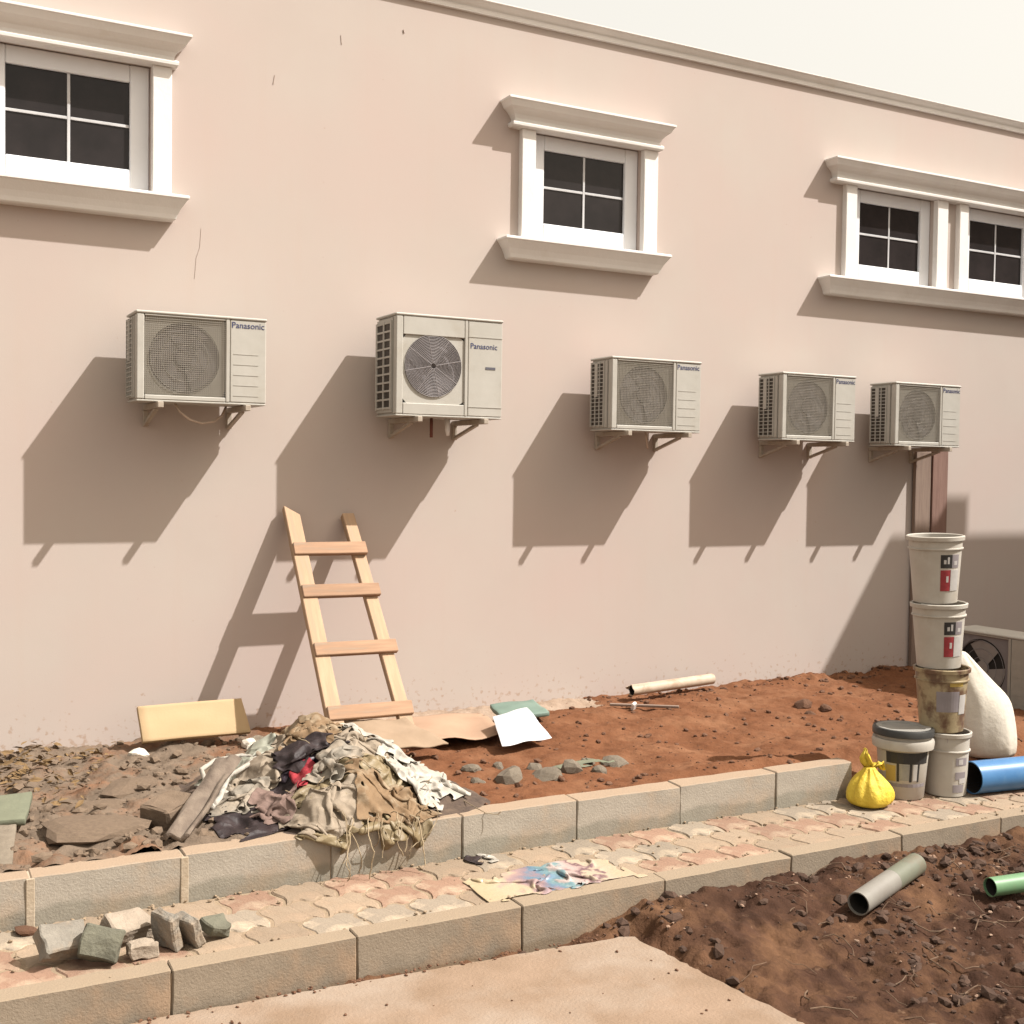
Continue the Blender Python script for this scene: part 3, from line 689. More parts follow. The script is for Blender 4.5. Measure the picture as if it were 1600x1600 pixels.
bucket((5.255, -2.675, PZ), .155, .122, .385, MT['bwhite'], 'white bucket with black lid and striped label beside the yellow bag', lid='black', group=None, prints=[(-175, -70, .55, .72, 'bkprint'), (-150, -144, .28, .55, 'bkprint'), (-120, -114, .28, .55, 'bkprint'), (-143, -121, .30, .54, 'greylid'), (-100, -95, .28, .55, 'bkprint'), (-112, -101, .3, .54, 'wprint'), (-178, -152, .28, .52, 'yprint'), (-175, -70, .2, .25, 'gprint')])

# ------------------------------------------------------------------ yellow tied bag
MT['ybag'] = mat('yellow_carrier_bag', (.58, .43, .045), (.50, .345, .025), 10, .6, .9, 26, bdist=.015, spec=.4)
def folded(name, prof, n, m, label, cat, loc, folds, seed, sq=None, group=None, lean=(0, 0)):
    """bag-like body: prof=[(z,rx,ry,fold_amp,dx,dy)]"""
    rnd = random.Random(seed); ph = [rnd.uniform(0, 6.28) for _ in range(6)]; v = []; f = []
    for (z, rx, ry, am, dx, dy) in prof:
        for k in range(n):
            a = 2*math.pi*k/n
            s = 1+am*(.6*math.sin(folds*a+ph[0]+z*6)+.4*math.sin((folds*2+1)*a+ph[1]-z*9)+.25*math.sin(3*a+ph[2]))
            ca, sa = math.cos(a), math.sin(a)
            if sq: ca = math.copysign(abs(ca)**sq, ca); sa = math.copysign(abs(sa)**sq, sa)
            nn = mnoise.noise(Vector((ca*3, sa*3, z*9+seed)))*.06+mnoise.noise(Vector((ca*8, sa*8, z*22+seed)))*.03
            v.append((dx+rx*ca*(s+nn), dy+ry*sa*(s+nn), z+nn*.12*rx))
    N = len(prof)
    for i in range(N-1):
        for k in range(n): f.append([i*n+k, i*n+(k+1) % n, (i+1)*n+(k+1) % n, (i+1)*n+k])
    f.append(list(range(n))[::-1]); f.append([(N-1)*n+k for k in range(n)])
    me = pymesh(name, v, f, smooth=True); o = link(name, me, m, None, loc)
    sd = o.modifiers.new('sub', 'SUBSURF'); sd.levels = 1; sd.render_levels = 1
    return prop(o, label, cat, group)
yb = prop(empty('plastic_bag', (4.915, -2.755, PZ)), 'knotted bright yellow carrier bag on the pavers by the kerb end', 'bag')
o = folded('bag_body', [(.002, .06, .06, .05, 0, 0), (.012, .115, .11, .04, 0, 0), (.045, .138, .128, .05, .005, 0), (.085, .136, .122, .08, .008, 0), (.125, .113, .102, .12, .004, 0), (.16, .080, .074, .18, 0, 0), (.188, .050, .047, .24, 0, 0), (.205, .034, .034, .22, 0, 0), (.222, .030, .028, .2, 0, 0)], 44, MT['ybag'], None, None, (0, 0, 0), 9, 3)
o.parent = yb
def ear(name, pts, wd, m, parent, seed):
    v = []; f = []; nw = 7; rnd = random.Random(seed)
    for i, p in enumerate(pts):
        t = i/(len(pts)-1)
        for k in range(nw):
            s = (k/(nw-1)-.5)
            v.append((p[0]+s*wd[i]*.8, p[1]+.012*math.sin(k*2.1+i)+s*wd[i]*-.5, p[2]+.006*math.sin(k*1.7+i*2)))
    for i in range(len(pts)-1):
        for k in range(nw-1): f.append([i*nw+k, i*nw+k+1, (i+1)*nw+k+1, (i+1)*nw+k])
    me = pymesh(name, v, f, True); o = link(name, me, m, parent); s = o.modifiers.new('s', 'SOLIDIFY'); s.thickness = .003; return o
ear('knot_ear', [(0, 0, .205), (-.015, 0, .24), (-.03, .0, .28), (-.035, .0, .325)], [.05, .075, .06, .012], MT['ybag'], yb, 1)
ear('knot_ear', [(.01, 0, .205), (.035, -.01, .235), (.06, -.02, .245), (.085, -.02, .20)], [.05, .065, .06, .03], MT['ybag'], yb, 2)

# ------------------------------------------------------------------ white sack behind the stack
MT['sack'] = mat('white_woven_sack', (.570, .525, .450), (.510, .458, .375), 6, .7, .35, 30, bdist=.01)
folded('sack', [(0, .16, .11, .03, .02, 0), (.03, .185, .14, .03, .02, 0), (.14, .19, .15, .03, .01, 0), (.27, .185, .14, .03, .0, 0), (.36, .175, .12, .04, -.012, 0), (.42, .155, .10, .05, -.03, 0), (.48, .13, .08, .06, -.065, .0), (.545, .10, .06, .08, -.10, .0), (.61, .07, .045, .1, -.13, .0), (.655, .045, .033, .12, -.145, .01), (.685, .02, .018, .12, -.15, .01)], 44, MT['sack'],
       'half full white woven sack slumped behind the bucket stack', 'sack', (6.36, -2.32, float(soil(6.36, -2.32))-.02), 5, 8, sq=.8).rotation_euler = (0, 0, -.49)

# ------------------------------------------------------------------ pipes
def pipe(name, p0, p1, r, m, label, th=.005, m2=None, split=.5, cat='pipe', jag=0):
    p0 = Vector(p0); p1 = Vector(p1); d = p1-p0; L_ = d.length; d.normalize(); s = d.cross(Vector((0, 0, 1))).normalized(); u2 = s.cross(d)
    def seg(z0, z1, mm, par=None, j=0):
        q = B(); q.lathe([(r, z0), (r, z1), (r-th, z1), (r-th, z0), (r, z0)], 32)
        if j:
            for vv in q.bm.verts:
                if vv.co.z < z0+.01: vv.co.z += j*mnoise.noise(Vector((vv.co.x*30, vv.co.y*30, 1)))
        bmesh.ops.remove_doubles(q.bm, verts=q.bm.verts, dist=1e-5)
        return q.out('tube' if par else name, mm, par, smooth=True, angle=40)
    M_ = Matrix(((s.x, u2.x, d.x, p0.x), (s.y, u2.y, d.y, p0.y), (s.z, u2.z, d.z, p0.z), (0, 0, 0, 1)))
    if m2:
        o = empty(name); o.matrix_world = M_; seg(0, L_*split, m, o); 
        q = seg(L_*split+.0005, L_, m2, o)
    else:
        o = seg(0, L_, m, None, jag); o.matrix_world = M_
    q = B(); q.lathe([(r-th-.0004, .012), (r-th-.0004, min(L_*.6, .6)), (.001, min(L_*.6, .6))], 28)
    bo = q.out('bore', MT['bore_shade'], o, smooth=True, angle=40)
    return prop(o, label, cat)
MT['bore_shade'] = mat('shade_dark_pipe_bore', (.035, .028, .022), (.02, .016, .013), 12, .95)  # near-black lining: shade inside the pipe mouths put into the colour
MT['blue'] = mat('blue_pressure_pipe', (.060, .162, .323), (.043, .128, .272), 5, .35, c3=(.136, .230, .340), s3=4, t3=(.55, .8))
MT['pgrey1'] = mat('pale_grey_pipe', (.187, .176, .155), (.159, .145, .127), 6, .5, c3=(.140, .112, .080), s3=7, t3=(.55, .8))
MT['pgrey2'] = mat('greenish_grey_pipe', (.132, .137, .103), (.107, .112, .083), 6, .5, c3=(.146, .107, .074), s3=6, t3=(.5, .75))
MT['pgreen'] = mat('green_pipe', (.123, .224, .118), (.095, .185, .095), 6, .45, c3=(.185, .202, .123), s3=6, t3=(.55, .8))
MT['pcream'] = mat('cream_conduit', (.416, .338, .260), (.338, .260, .189), 8, .6, c3=(.260, .163, .104), s3=8, t3=(.5, .7))
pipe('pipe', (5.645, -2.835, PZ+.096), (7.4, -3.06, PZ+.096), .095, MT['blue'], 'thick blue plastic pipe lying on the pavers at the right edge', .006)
GP0, GP1 = (3.83, -3.775, -.285), (4.40, -3.575, -.25)
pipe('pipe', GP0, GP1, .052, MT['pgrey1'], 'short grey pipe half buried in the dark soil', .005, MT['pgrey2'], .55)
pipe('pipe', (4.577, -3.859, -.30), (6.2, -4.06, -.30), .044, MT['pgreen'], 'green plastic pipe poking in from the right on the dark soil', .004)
z_ = float(soil(5.4, -.2))
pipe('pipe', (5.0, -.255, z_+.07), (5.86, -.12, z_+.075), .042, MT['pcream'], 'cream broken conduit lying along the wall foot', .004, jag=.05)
plank('stick', (4.70, -.42, float(soil(4.7, -.42))+.02), (5.1, -.72, float(soil(5.1, -.72))+.03), .03, .018, MT['boarda'], 'thin dark stick on the red soil below the cream conduit', 'stick', up=Vector((0, 0, 1)))
q = B(); q.box(-.02, .02, -.012, .012, 0, .075, .006); prop(q.out('foam_scrap', MT['trim'], None, (4.83, -.53, float(soil(4.83, -.53))-.01), (.5, -.4, .2)), 'tiny white scrap standing beside the dark stick', 'scrap')

MT['spill'] = mat('pale_mortar_droppings', (.27, .205, .155), (.215, .15, .105), 9, .95, .6, 60)
def spill(X, Y):
    e = 1-((Y+.10)/(.22*(1+.9*fbm(X*2.2, Y*0+3, 4))))**2
    return soil(X, Y)+np.where(e > 0, .035*np.sqrt(np.maximum(e, 0))*sstep(2.7, 3.1, X)*sstep(5.0, 4.4, X)+.006*fbm(X*16, Y*16, 3), 0)-.012
prop(link('mortar_droppings', grid_mesh('mortar_droppings', 2.7, 5.0, -.45, -.002, .016, spill), MT['spill']), 'pale mortar droppings along the wall foot right of the ladder', 'mortar', kind='stuff')
# ------------------------------------------------------------------ loose boards, papers
MT['foam'] = mat('yellow_foam_board', (.365, .262, .15), (.335, .235, .13), 3, .8, .1, 60)
MT['foamw'] = mat('white_foam', (.546, .504, .434), (.476, .420, .350), 12, .8, .5, 40)
MT['card'] = mat('peach_cardboard', (.325, .215, .146), (.286, .185, .124), 4, .9, .1, 60)
MT['cardb'] = mat('brown_cardboard', (.260, .189, .130), (.215, .153, .101), 4, .9, .1, 60)
MT['paper'] = mat('white_paper', (.550, .550, .563), (.512, .512, .531), 4, .6)
MT['teal'] = mat('teal_plastic', (.138, .192, .159), (.108, .156, .129), 6, .6)
MT['gboard'] = mat('green_grey_board', (.150, .156, .107), (.111, .117, .081), 5, .9, .3, 40)
MT['plank'] = mat('old_grey_plank', (.165, .13, .10), (.10, .075, .058), 14, .9, .6, 50)
def slabobj(name, corners, th, m, label, cat, warp=.006, n=12, seed=1, group=None):
    """thin board from 4 corner points (tl,tr,br,bl), slightly warped, with thickness"""
    c = [Vector(p) for p in corners]; v = []; f = []
    nrm = (c[1]-c[0]).cross(c[3]-c[0]).normalized()
    for j in range(n+1):
        for i in range(n+1):
            a = c[0].lerp(c[1], i/n); b_ = c[3].lerp(c[2], i/n); p = a.lerp(b_, j/n)
            p = p+nrm*warp*(mnoise.noise(Vector((i/n*2.3+seed, j/n*2.3, seed*1.7)))*2)
            v.append(p)
    cen = sum(v, Vector())/len(v); v = [p-cen for p in v]
    for j in range(n):
        for i in range(n): f.append([j*(n+1)+i, j*(n+1)+i+1, (j+1)*(n+1)+i+1, (j+1)*(n+1)+i])
    o = link(name, pymesh(name, v, f, True), m, None, cen); s = o.modifiers.new('s', 'SOLIDIFY'); s.thickness = th; s.offset = 0
    e = o.modifiers.new('b', 'BEVEL'); e.width = min(.003, th*.3); e.segments = 1; e.limit_method = 'ANGLE'
    return prop(o, label, cat, group)
slabobj('foam_board', [(1.395, -.27, .155), (2.035, -.25, .15), (2.065, -.37, -.045), (1.405, -.385, -.04)], .035, MT['foam'], 'pale yellow insulation board leaning at the wall foot', 'board', .004)
slabobj('cardboard', [(2.98, -.33, -.05), (3.72, -.30, -.06), (3.50, -1.02, -.055), (2.93, -1.02, -.05)], .006, MT['card'], 'peach cardboard sheet lying flat between heap and white paper', 'cardboard', .02, seed=4)
slabobj('cardboard', [(2.42, -.93, .10), (2.84, -1.0, .085), (3.02, -1.24, -.03), (2.60, -1.32, .03)], .012, MT['cardb'], 'brown cardboard flap propped on the right of the heap', 'cardboard', .02, seed=6)
slabobj('paper_sheet', [(3.50, -.88, .03), (3.80, -.80, .05), (3.70, -1.30, -.035), (3.33, -1.34, -.045)], .004, MT['paper'], 'bright white sheet lying on the red soil', 'paper', .010, seed=9)
slabobj('plastic_tray', [(3.72, -.42, -.01), (4.06, -.42, .0), (4.02, -.72, -.02), (3.66, -.72, -.03)], .03, MT['teal'], 'teal plastic panel lying behind the white sheet', 'panel', .01, seed=2)
slabobj('board', [(.12, -1.42, .03), (.66, -1.60, .03), (.60, -1.86, -.02), (.05, -1.75, .0)], .035, MT['gboard'], 'greenish grey board lying at the left edge of the soil', 'board', .01, seed=3)
slabobj('board', [(.15, -1.85, -.01), (.56, -1.90, -.01), (.50, -2.34, -.06), (.1, -2.3, -.06)], .03, MT['stone'], 'grey slab sloping to the kerb at the left edge', 'board', .012, seed=5)
slabobj('board', [(1.47, -1.86, .18), (1.58, -1.90, .19), (1.20, -2.46, .0), (1.10, -2.43, -.012)], .02, MT['plank'], 'grey brown plank slanting from the kerb up onto the heap', 'plank', .02, seed=7)
for i, (x, y, s) in enumerate(((1.37, -.46, .05), (2.03, -.50, .055), (2.10, -.42, .045), (2.02, -.62, .04))):
    b2 = bmesh.new(); bmesh.ops.create_icosphere(b2, subdivisions=2, radius=s)
    for vv in b2.verts: vv.co = Vector((vv.co.x*1.2, vv.co.y, vv.co.z*.7))+mnoise.noise_vector(vv.co*18+Vector((i*5, 0, 0)))*s*.35
    me = bpy.data.meshes.new('foam'); b2.to_mesh(me); b2.free()
    prop(link('foam_lump', me, MT['foamw'], None, (x, y, float(soil(x, y))+s*.35)), 'crumbled white foam lump by the pale yellow board', 'foam', 'white foam lumps by the yellow board')

# ------------------------------------------------------------------ stones
def rock_mesh(seed, sub=2):
    b2 = bmesh.new(); bmesh.ops.create_icosphere(b2, subdivisions=sub, radius=1)
    rnd = random.Random(seed); sx_, sy_, sz_ = rnd.uniform(.8, 1.3), rnd.uniform(.7, 1.1), rnd.uniform(.5, .8)
    for _ in range(7):      # flat facets
        nv = Vector((rnd.gauss(0, 1), rnd.gauss(0, 1), rnd.gauss(0, 1))).normalized(); d = rnd.uniform(.55, .85)
        for vv in b2.verts:
            e = vv.co.dot(nv)-d
            if e > 0: vv.co -= nv*e
    for vv in b2.verts:
        vv.co += mnoise.noise_vector(vv.co*2.5+Vector((seed, 0, 0)))*.10
        vv.co = Vector((vv.co.x*sx_, vv.co.y*sy_, vv.co.z*sz_))
    me = bpy.data.meshes.new('rock'); b2.to_mesh(me); b2.free(); return me
RM = [rock_mesh(i, 2) for i in range(8)]
def rock(x, y, z, s, m, label, group, rot=None, i=0, cat='stone', name='stone'):
    me = RM[i % 8].copy(); me.materials.clear(); me.materials.append(m)
    o = link(name, me, None, None, (x, y, z+s*.16), rot or (random.uniform(-.4, .4), random.uniform(-.4, .4), random.uniform(0, 6)))
    o.scale = (s, s, s); return prop(o, label, cat, group)
gp = 'grey rubble stones on the red soil'
for i, (x, y, s) in enumerate(((3.00, -1.60, .06), (3.10, -1.86, .10), (3.27, -1.98, .085), (3.33, -1.74, .06), (3.46, -1.90, .10), (3.60, -2.02, .05), (3.72, -1.70, .05), (3.2, -1.55, .05), (3.84, -1.80, .08), (2.92, -1.84, .05))):
    rock(x, y, float(soil(x, y))-.01, s, MT['stone'], 'grey rubble stone among others on the red soil below the white sheet', gp, i=i)
for i, (x, y, s) in enumerate(((6.05, -.95, .085), (6.15, -1.08, .07), (5.98, -1.12, .05))):
    rock(x, y, float(soil(x, y))-.01, s, MT['stonered'], 'pinkish red lump in the small group right of the cream conduit', 'red lumps on the soil', i=i+3)
for i, (x, y, s) in enumerate(((1.22, -1.98, .14),)):
    q = B(); q.box(-.11, .11, -.09, .09, 0, .12, .012); 
    bmesh.ops.subdivide_edges(q.bm, edges=q.bm.edges[:], cuts=2)
    for vv in q.bm.verts: vv.co += mnoise.noise_vector(vv.co*14)*.012
    prop(q.out('concrete_chunk', MT['clodgrey'], None, (x, y, float(soil(x, y))-.01), (.10, -.12, .65)), 'dark blocky concrete chunk on the soil left of the heap', 'chunk')
for i, (x, y, sx_, sy_, m_) in enumerate(((.84, -2.08, .24, .17, 'clodgrey'), (.98, -1.55, .2, .1, 'clodgrey'), (1.16, -1.30, .18, .11, 'clodgrey'))):
    me = RM[(i*3) % 8].copy(); me.materials.clear(); me.materials.append(MT[m_])
    o = link('mud_slab', me, None, None, (x, y, float(soil(x, y))+.005), (.05, .05, .4*i)); o.scale = (sx_, sy_, .07)
    prop(o, ['broad flat crust of dried mud next to the upper kerb', 'long grey mud crust in the middle of the left soil', 'grey mud crust nearest the yellow board'][i], 'mud slab')

# scattered clods and chips: uncountable, one object each
def scatter(name, n, fn, m, label, cat, sub=1, kindmesh=None):
    rms = [rock_mesh(50+i, sub) for i in range(6)] if kindmesh is None else kindmesh
    base = []
    for me in rms:
        co = np.empty(len(me.vertices)*3); me.vertices.foreach_get('co', co); base.append((co.reshape(-1, 3), [list(p.vertices) for p in me.polygons]))
    V = []; F = []; k = 0
    for _ in range(n):
        x, y, z, s = fn()
        co, fa = base[random.randrange(len(base))]
        R_ = np.array(Matrix.Rotation(random.uniform(0, 6.28), 3, 'Z') @ Matrix.Rotation(random.uniform(-.6, .6), 3, 'X'))
        V.append(co @ R_.T*s+np.array([x, y, z])); F += [[a+k for a in p] for p in fa]; k += len(co)
    o = link(name, pymesh(name, np.concatenate(V), F, False), m)
    return prop(o, label, cat, kind='stuff')
def sz(lo, hi): return lo*(hi/lo)**(random.random()**2.2)
def pl_left():
    while True:
        x = random.uniform(-1, 2.1); y = random.uniform(-2.45, -.04)
        if random.random() < .45+.6*float(vnoise(np.array(x*3), np.array(y*3))): break
    s = sz(.006, .045); return x, y, float(soil(x, y))+s*.2, s
def pl_red():
    x = random.uniform(2.3, 9.5); y = random.uniform(-2.42, -.04)
    if random.random() < .3: y = random.uniform(-.25, -.03)
    s = sz(.005, .032); return x, y, float(soil(x, y))+s*.2, s
def pl_low():
    while True:
        x = random.uniform(2.0, 7.0); y = random.uniform(-5.6, -3.31)
        if (x > 2.93 or y > -3.36-.04*(x-1.4)) and random.random() < .5+1.6*float(fbm(np.array(x*1.8), np.array(y*1.8), 2)): break
    s = sz(.004, .05) if random.random() < .8 else random.uniform(.004, .010); return x, y, float(lowsoil(x, y))+s*.05, s
scatter('grey_clods', 1500, pl_left, MT['clodgrey'], 'loose grey brown clods strewn over the left soil', 'clods')
scatter('red_clods', 1700, pl_red, MT['stonered'], 'small red laterite crumbs on the red soil', 'clods')
scatter('dark_clods', 3600, pl_low, MT['stonedark'], 'dark brown crumbs all over the lower soil', 'clods')
MT['chip'] = mat('pale_debris_chip', (.26, .18, .13), (.20, .12, .08), 30, .9)
def pl_chip():
    x, y, z, s = pl_low(); s = random.uniform(.004, .014); return x, y, float(lowsoil(x, y))+.006, s
scatter('debris_chips', 260, pl_chip, MT['chip'], 'pale little debris chips in the dark soil', 'chips', sub=1)
def pl_slab():
    x = random.uniform(0, 2.85); y = random.uniform(-4.5, -3.42)
    if random.random() < .7: y = -3.315-.04*max(0, x-1)-random.random()**2*.05
    s = random.uniform(.003, .011); return x, y, -.372+s*.3, s
scatter('slab_grit', 220, pl_slab, MT['stonered'], 'grit and crumbs lying on the concrete slab', 'grit')
def pl_pav():
    x = random.uniform(0, 7); y = random.choice([random.uniform(-3.28, -2.6), KY-random.random()**2*.06, -3.18+random.random()**2*.05]); s = random.uniform(.003, .012); return x, y, (PZ if y > -3.18 else K2Z)+s*.3, s
scatter('pavement_grit', 420, pl_pav, MT['sand'], 'sandy grit lying on the pavers', 'grit')
# twigs and roots in the dark soil, dry leaves at the far left
tw = B()
for _ in range(70):
    x = random.uniform(3.05, 5.6); y = random.uniform(-5.0, -3.4); a = random.uniform(0, 6.3); L_ = random.uniform(.06, .22); p = []
    for k in range(5):
        xx = x+math.cos(a)*L_*k/4; yy = y+math.sin(a)*L_*k/4; a += random.uniform(-.5, .5); p.append((xx, yy, float(lowsoil(xx, yy))+.012+.012*math.sin(k*.8)))
    tw.tube(p, random.uniform(.0014, .0034), 5)
prop(tw.out('twigs', mat('dry_root', (.140, .094, .062), (.086, .051, .031), 20, .9)), 'thin dry roots and twigs in the dark soil', 'twigs', kind='stuff')
MT['leaf'] = mat('dry_leaf', (.176, .112, .049), (.107, .064, .029), 20, .8)
v = []; f = []
for _ in range(260):
    x = random.gauss(.72, .26); y = random.uniform(-1.0, -.15) if random.random() < .8 else random.uniform(-1.6, -.1); z = float(soil(x, y))+random.uniform(.0, .05)
    a = random.uniform(0, 6.3); L_ = random.uniform(.015, .04); R_ = Matrix.Rotation(a, 3, 'Z') @ Matrix.Rotation(random.uniform(-.9, .9), 3, 'X') @ Matrix.Rotation(random.uniform(-.6, .6), 3, 'Y')
    i = len(v); v += [Vector((x, y, z))+R_ @ Vector(p)*L_ for p in ((-1, 0, 0), (-.3, .38, .12), (.4, .3, .1), (1, 0, -.05), (.4, -.3, .14), (-.3, -.38, .1))]; f += [[i, i+1, i+2, i+3], [i, i+3, i+4, i+5]]
prop(link('dry_leaves', pymesh('dry_leaves', v, f), MT['leaf']), 'brown dry leaves gathered against the wall foot at far left', 'leaves', kind='stuff')

# ------------------------------------------------------------------ loose paver blocks on the walkway
def block(x, y, z, rot, m, label, L=.2, W=.1, H=.06, cat='paver block', seed=0):
    L *= .88; W *= .88
    q = B(); q.box(-L/2, L/2, -W/2, W/2, -H/2, H/2, .006)
    bmesh.ops.subdivide_edges(q.bm, edges=q.bm.edges[:], cuts=2, use_grid_fill=True)
    for vv in q.bm.verts: vv.co += mnoise.noise_vector(vv.co*16+Vector((x*19+seed, 0, 0)))*.012+mnoise.noise_vector(vv.co*50+Vector((x*9, 0, 0)))*.005
    o = q.out('paver_block', m, None, (x, y, z), rot); bpy.context.view_layer.update()
    lo = min((o.matrix_world @ vv.co).z for vv in o.data.vertices); o.location.z += PZ-.004-lo
    return prop(o, label, cat)
block(.61, -2.98, PZ+.06, (.62, .12, .25), MT['blk'], 'grey paver block tilted on its edge, leftmost of the loose blocks', .19, .14, .07)
block(.735, -3.07, PZ+.055, (1.05, .28, -.30), MT['blkgreen'], 'dark greenish wedge shaped block among the loose pavers', .16, .13, .075)
block(.86, -2.90, PZ+.052, (.42, .1, .5), MT['blkpale'], 'pale pinkish block tilted behind the small white brick', .21, .13, .07)
block(.885, -3.075, PZ+.037, (.05, .0, .10), MT['blkpale'], 'small pale brick lying in front of the tilted blocks', .12, .07, .06)
block(.985, -3.02, PZ+.085, (0, 1.40, .35), MT['blk'], 'grey block standing upright beside the white brick', .15, .16, .045)
block(1.065, -3.035, PZ+.07, (0, 1.25, .30), MT['blk'], 'grey block leaning on the upright one', .13, .15, .045)
block(1.175, -3.01, PZ+.035, (.35, .2, .4), MT['blkgreen'], 'flat greenish grey fragment, rightmost of the loose blocks', .12, .10, .05)
rock(.52, -2.60-.03, PZ, .045, MT['stonered'], 'small red lump at the foot of the upper kerb far left', None, i=2, cat='brick lump', name='brick_lump')

# ------------------------------------------------------------------ rubbish heap: cloth laid over a height field, sheet after sheet
HX0, HX1, HY0, HY1, HS = .6, 3.6, -3.5, -.6, .01
gx = np.arange(HX0, HX1, HS); gy = np.arange(HY0, HY1, HS); GX, GY = np.meshgrid(gx, gy)
HF = np.where(GY > KY+.11, soil(GX, GY), np.where(GY > KY-.005, KZ, np.where(GY > -3.19, PZ, np.where(GY > K2Y, K2Z, -.37))))
core = .32*np.exp(-(((GX-2.0)/.46)**2+((GY+1.75)/.46)**2)**1.3)+.12*np.exp(-(((GX-2.35)/.3)**2+((GY+2.1)/.3)**2))+.16*np.exp(-(((GX-1.95)/.28)**2+((GY+2.33)/.2)**2)**1.5)
core = core*(1+.5*fbm(GX*7, GY*7, 3))
HF = np.where(GY > KY-.06, HF+np.maximum(core, 0)*sstep(KY-.06, KY+.06, GY), HF)
# the heap core itself (dark sacking and soil)
me = grid_mesh('heap', 1.2, 2.75, KY+.03, -1.15, .02, lambda X, Y: np.where(True, HF[np.clip(((Y-HY0)/HS).astype(int), 0, HF.shape[0]-1), np.clip(((X-HX0)/HS).astype(int), 0, HF.shape[1]-1)], 0)-.012)
MT['heapcore'] = mat('dark_sacking', (.10, .07, .05), (.05, .035, .028), 14, .95, .6, 40)
prop(link('rubbish_core', me, MT['heapcore']), 'dark rotting sacking in the middle of the rubbish heap', 'rubbish', kind='stuff')

def hlook(P):
    i = np.clip(((P[..., 1]-HY0)/HS), 0, HF.shape[0]-1.01); j = np.clip(((P[..., 0]-HX0)/HS), 0, HF.shape[1]-1.01)
    return HF[i.astype(int), j.astype(int)]
def cloth(name, cx, cy, lx, ly, ang, m, label, cat, seed, squeeze=.6, amp=.10, lift=.10, steps=90, sp=.0145, th=.003, group=None, fringe=0):
    rng = np.random.default_rng(seed); nx = max(8, int(lx/sp)); ny = max(8, int(ly/sp))
    u, vv = np.meshgrid(np.linspace(-.5, .5, nx), np.linspace(-.5, .5, ny))
    dx, dy = lx/(nx-1), ly/(ny-1); ca, sa = math.cos(ang), math.sin(ang)
    o1, o2 = rng.uniform(0, 50, 2)
    jx = fbm(u*lx*9+o1, vv*ly*9, 3)*.05; jy = fbm(u*lx*9, vv*ly*9+o2, 3)*.05
    px = (u*lx)*squeeze+jx; py = (vv*ly)*squeeze+jy
    X = np.stack([cx+px*ca-py*sa, cy+px*sa+py*ca, np.zeros_like(px)], -1)
    X[..., 2] = hlook(X).max()*.35+hlook(X)*.65+lift+amp*fbm(u*lx*6+o2, vv*ly*6+o1, 4)*1.6
    Xp = X.copy()
    dirs = [(0, 1, dx), (1, 0, dy), (1, 1, math.hypot(dx, dy)), (1, -1, math.hypot(dx, dy)), (0, 3, 3*dx), (3, 0, 3*dy)]
    for st in range(steps):
        V = (X-Xp)*.93; Xp = X.copy(); X = X+V; X[..., 2] -= .0011
        for it in range(4):
            for di, dj, L_ in dirs:
                stiff = .5 if max(abs(di), abs(dj)) == 1 else .06
                if dj >= 0: A = X[:ny-di, :nx-dj]; Bq = X[di:, dj:]
                else: A = X[:ny-di, -dj:]; Bq = X[di:, :nx+dj]
                D = Bq-A; l = np.sqrt((D**2).sum(-1, keepdims=True))+1e-9
                k_ = np.where(l > L_, 1.0, .85) if stiff > .1 else 1.0
                C = D*(1-L_/l)*stiff*.5*k_
                A += C; Bq -= C
        h = hlook(X)+.004; hit = X[..., 2] < h
        X[..., 2] = np.where(hit, np.minimum(h, X[..., 2]+.03), X[..., 2])
        Xp[hit] = Xp[hit]*.3+X[hit]*.7
    ii = np.clip(((X[..., 1]-HY0)/HS).astype(int), 0, HF.shape[0]-1).ravel(); jj = np.clip(((X[..., 0]-HX0)/HS).astype(int), 0, HF.shape[1]-1).ravel()
    for da in (0, 1):
        for db in (0, 1):
            np.maximum.at(HF, (np.clip(ii+da, 0, HF.shape[0]-1), np.clip(jj+db, 0, HF.shape[1]-1)), np.minimum(X[..., 2].ravel(), HF[ii, jj]+.05))
    cen = X.reshape(-1, 3).mean(0); P = X.reshape(-1, 3)-cen
    i = np.arange(nx*ny).reshape(ny, nx); keep = np.ones((ny-1, nx-1), bool)
    # torn bites along the border
    er = fbm(u[:-1, :-1]*lx*14+o1, vv[:-1, :-1]*ly*14+o2, 2)+.5
    bd = np.minimum(np.minimum(np.arange(nx-1)[None, :], np.arange(nx-1)[::-1][None, :]), np.minimum(np.arange(ny-1)[:, None], np.arange(ny-1)[::-1][:, None]))
    keep = ~((bd < 3) & (er > .62)); # keep[0] = er[0] > .35; keep[-1] = er[-1] > .35; keep[:, 0] &= er[:, 0] > .35; keep[:, -1] &= er[:, -1] > .35
    F = np.stack([i[:-1, :-1], i[:-1, 1:], i[1:, 1:], i[1:, :-1]], -1)[keep].tolist()
    me = pymesh(name, P, F, True); o = link(name, me, m, None, tuple(cen))
    s = o.modifiers.new('s', 'SOLIDIFY'); s.thickness = th; s.offset = 0
    sd = o.modifiers.new('u', 'SUBSURF'); sd.levels = 1; sd.render_levels = 1
    prop(o, label, cat, group); return o, X
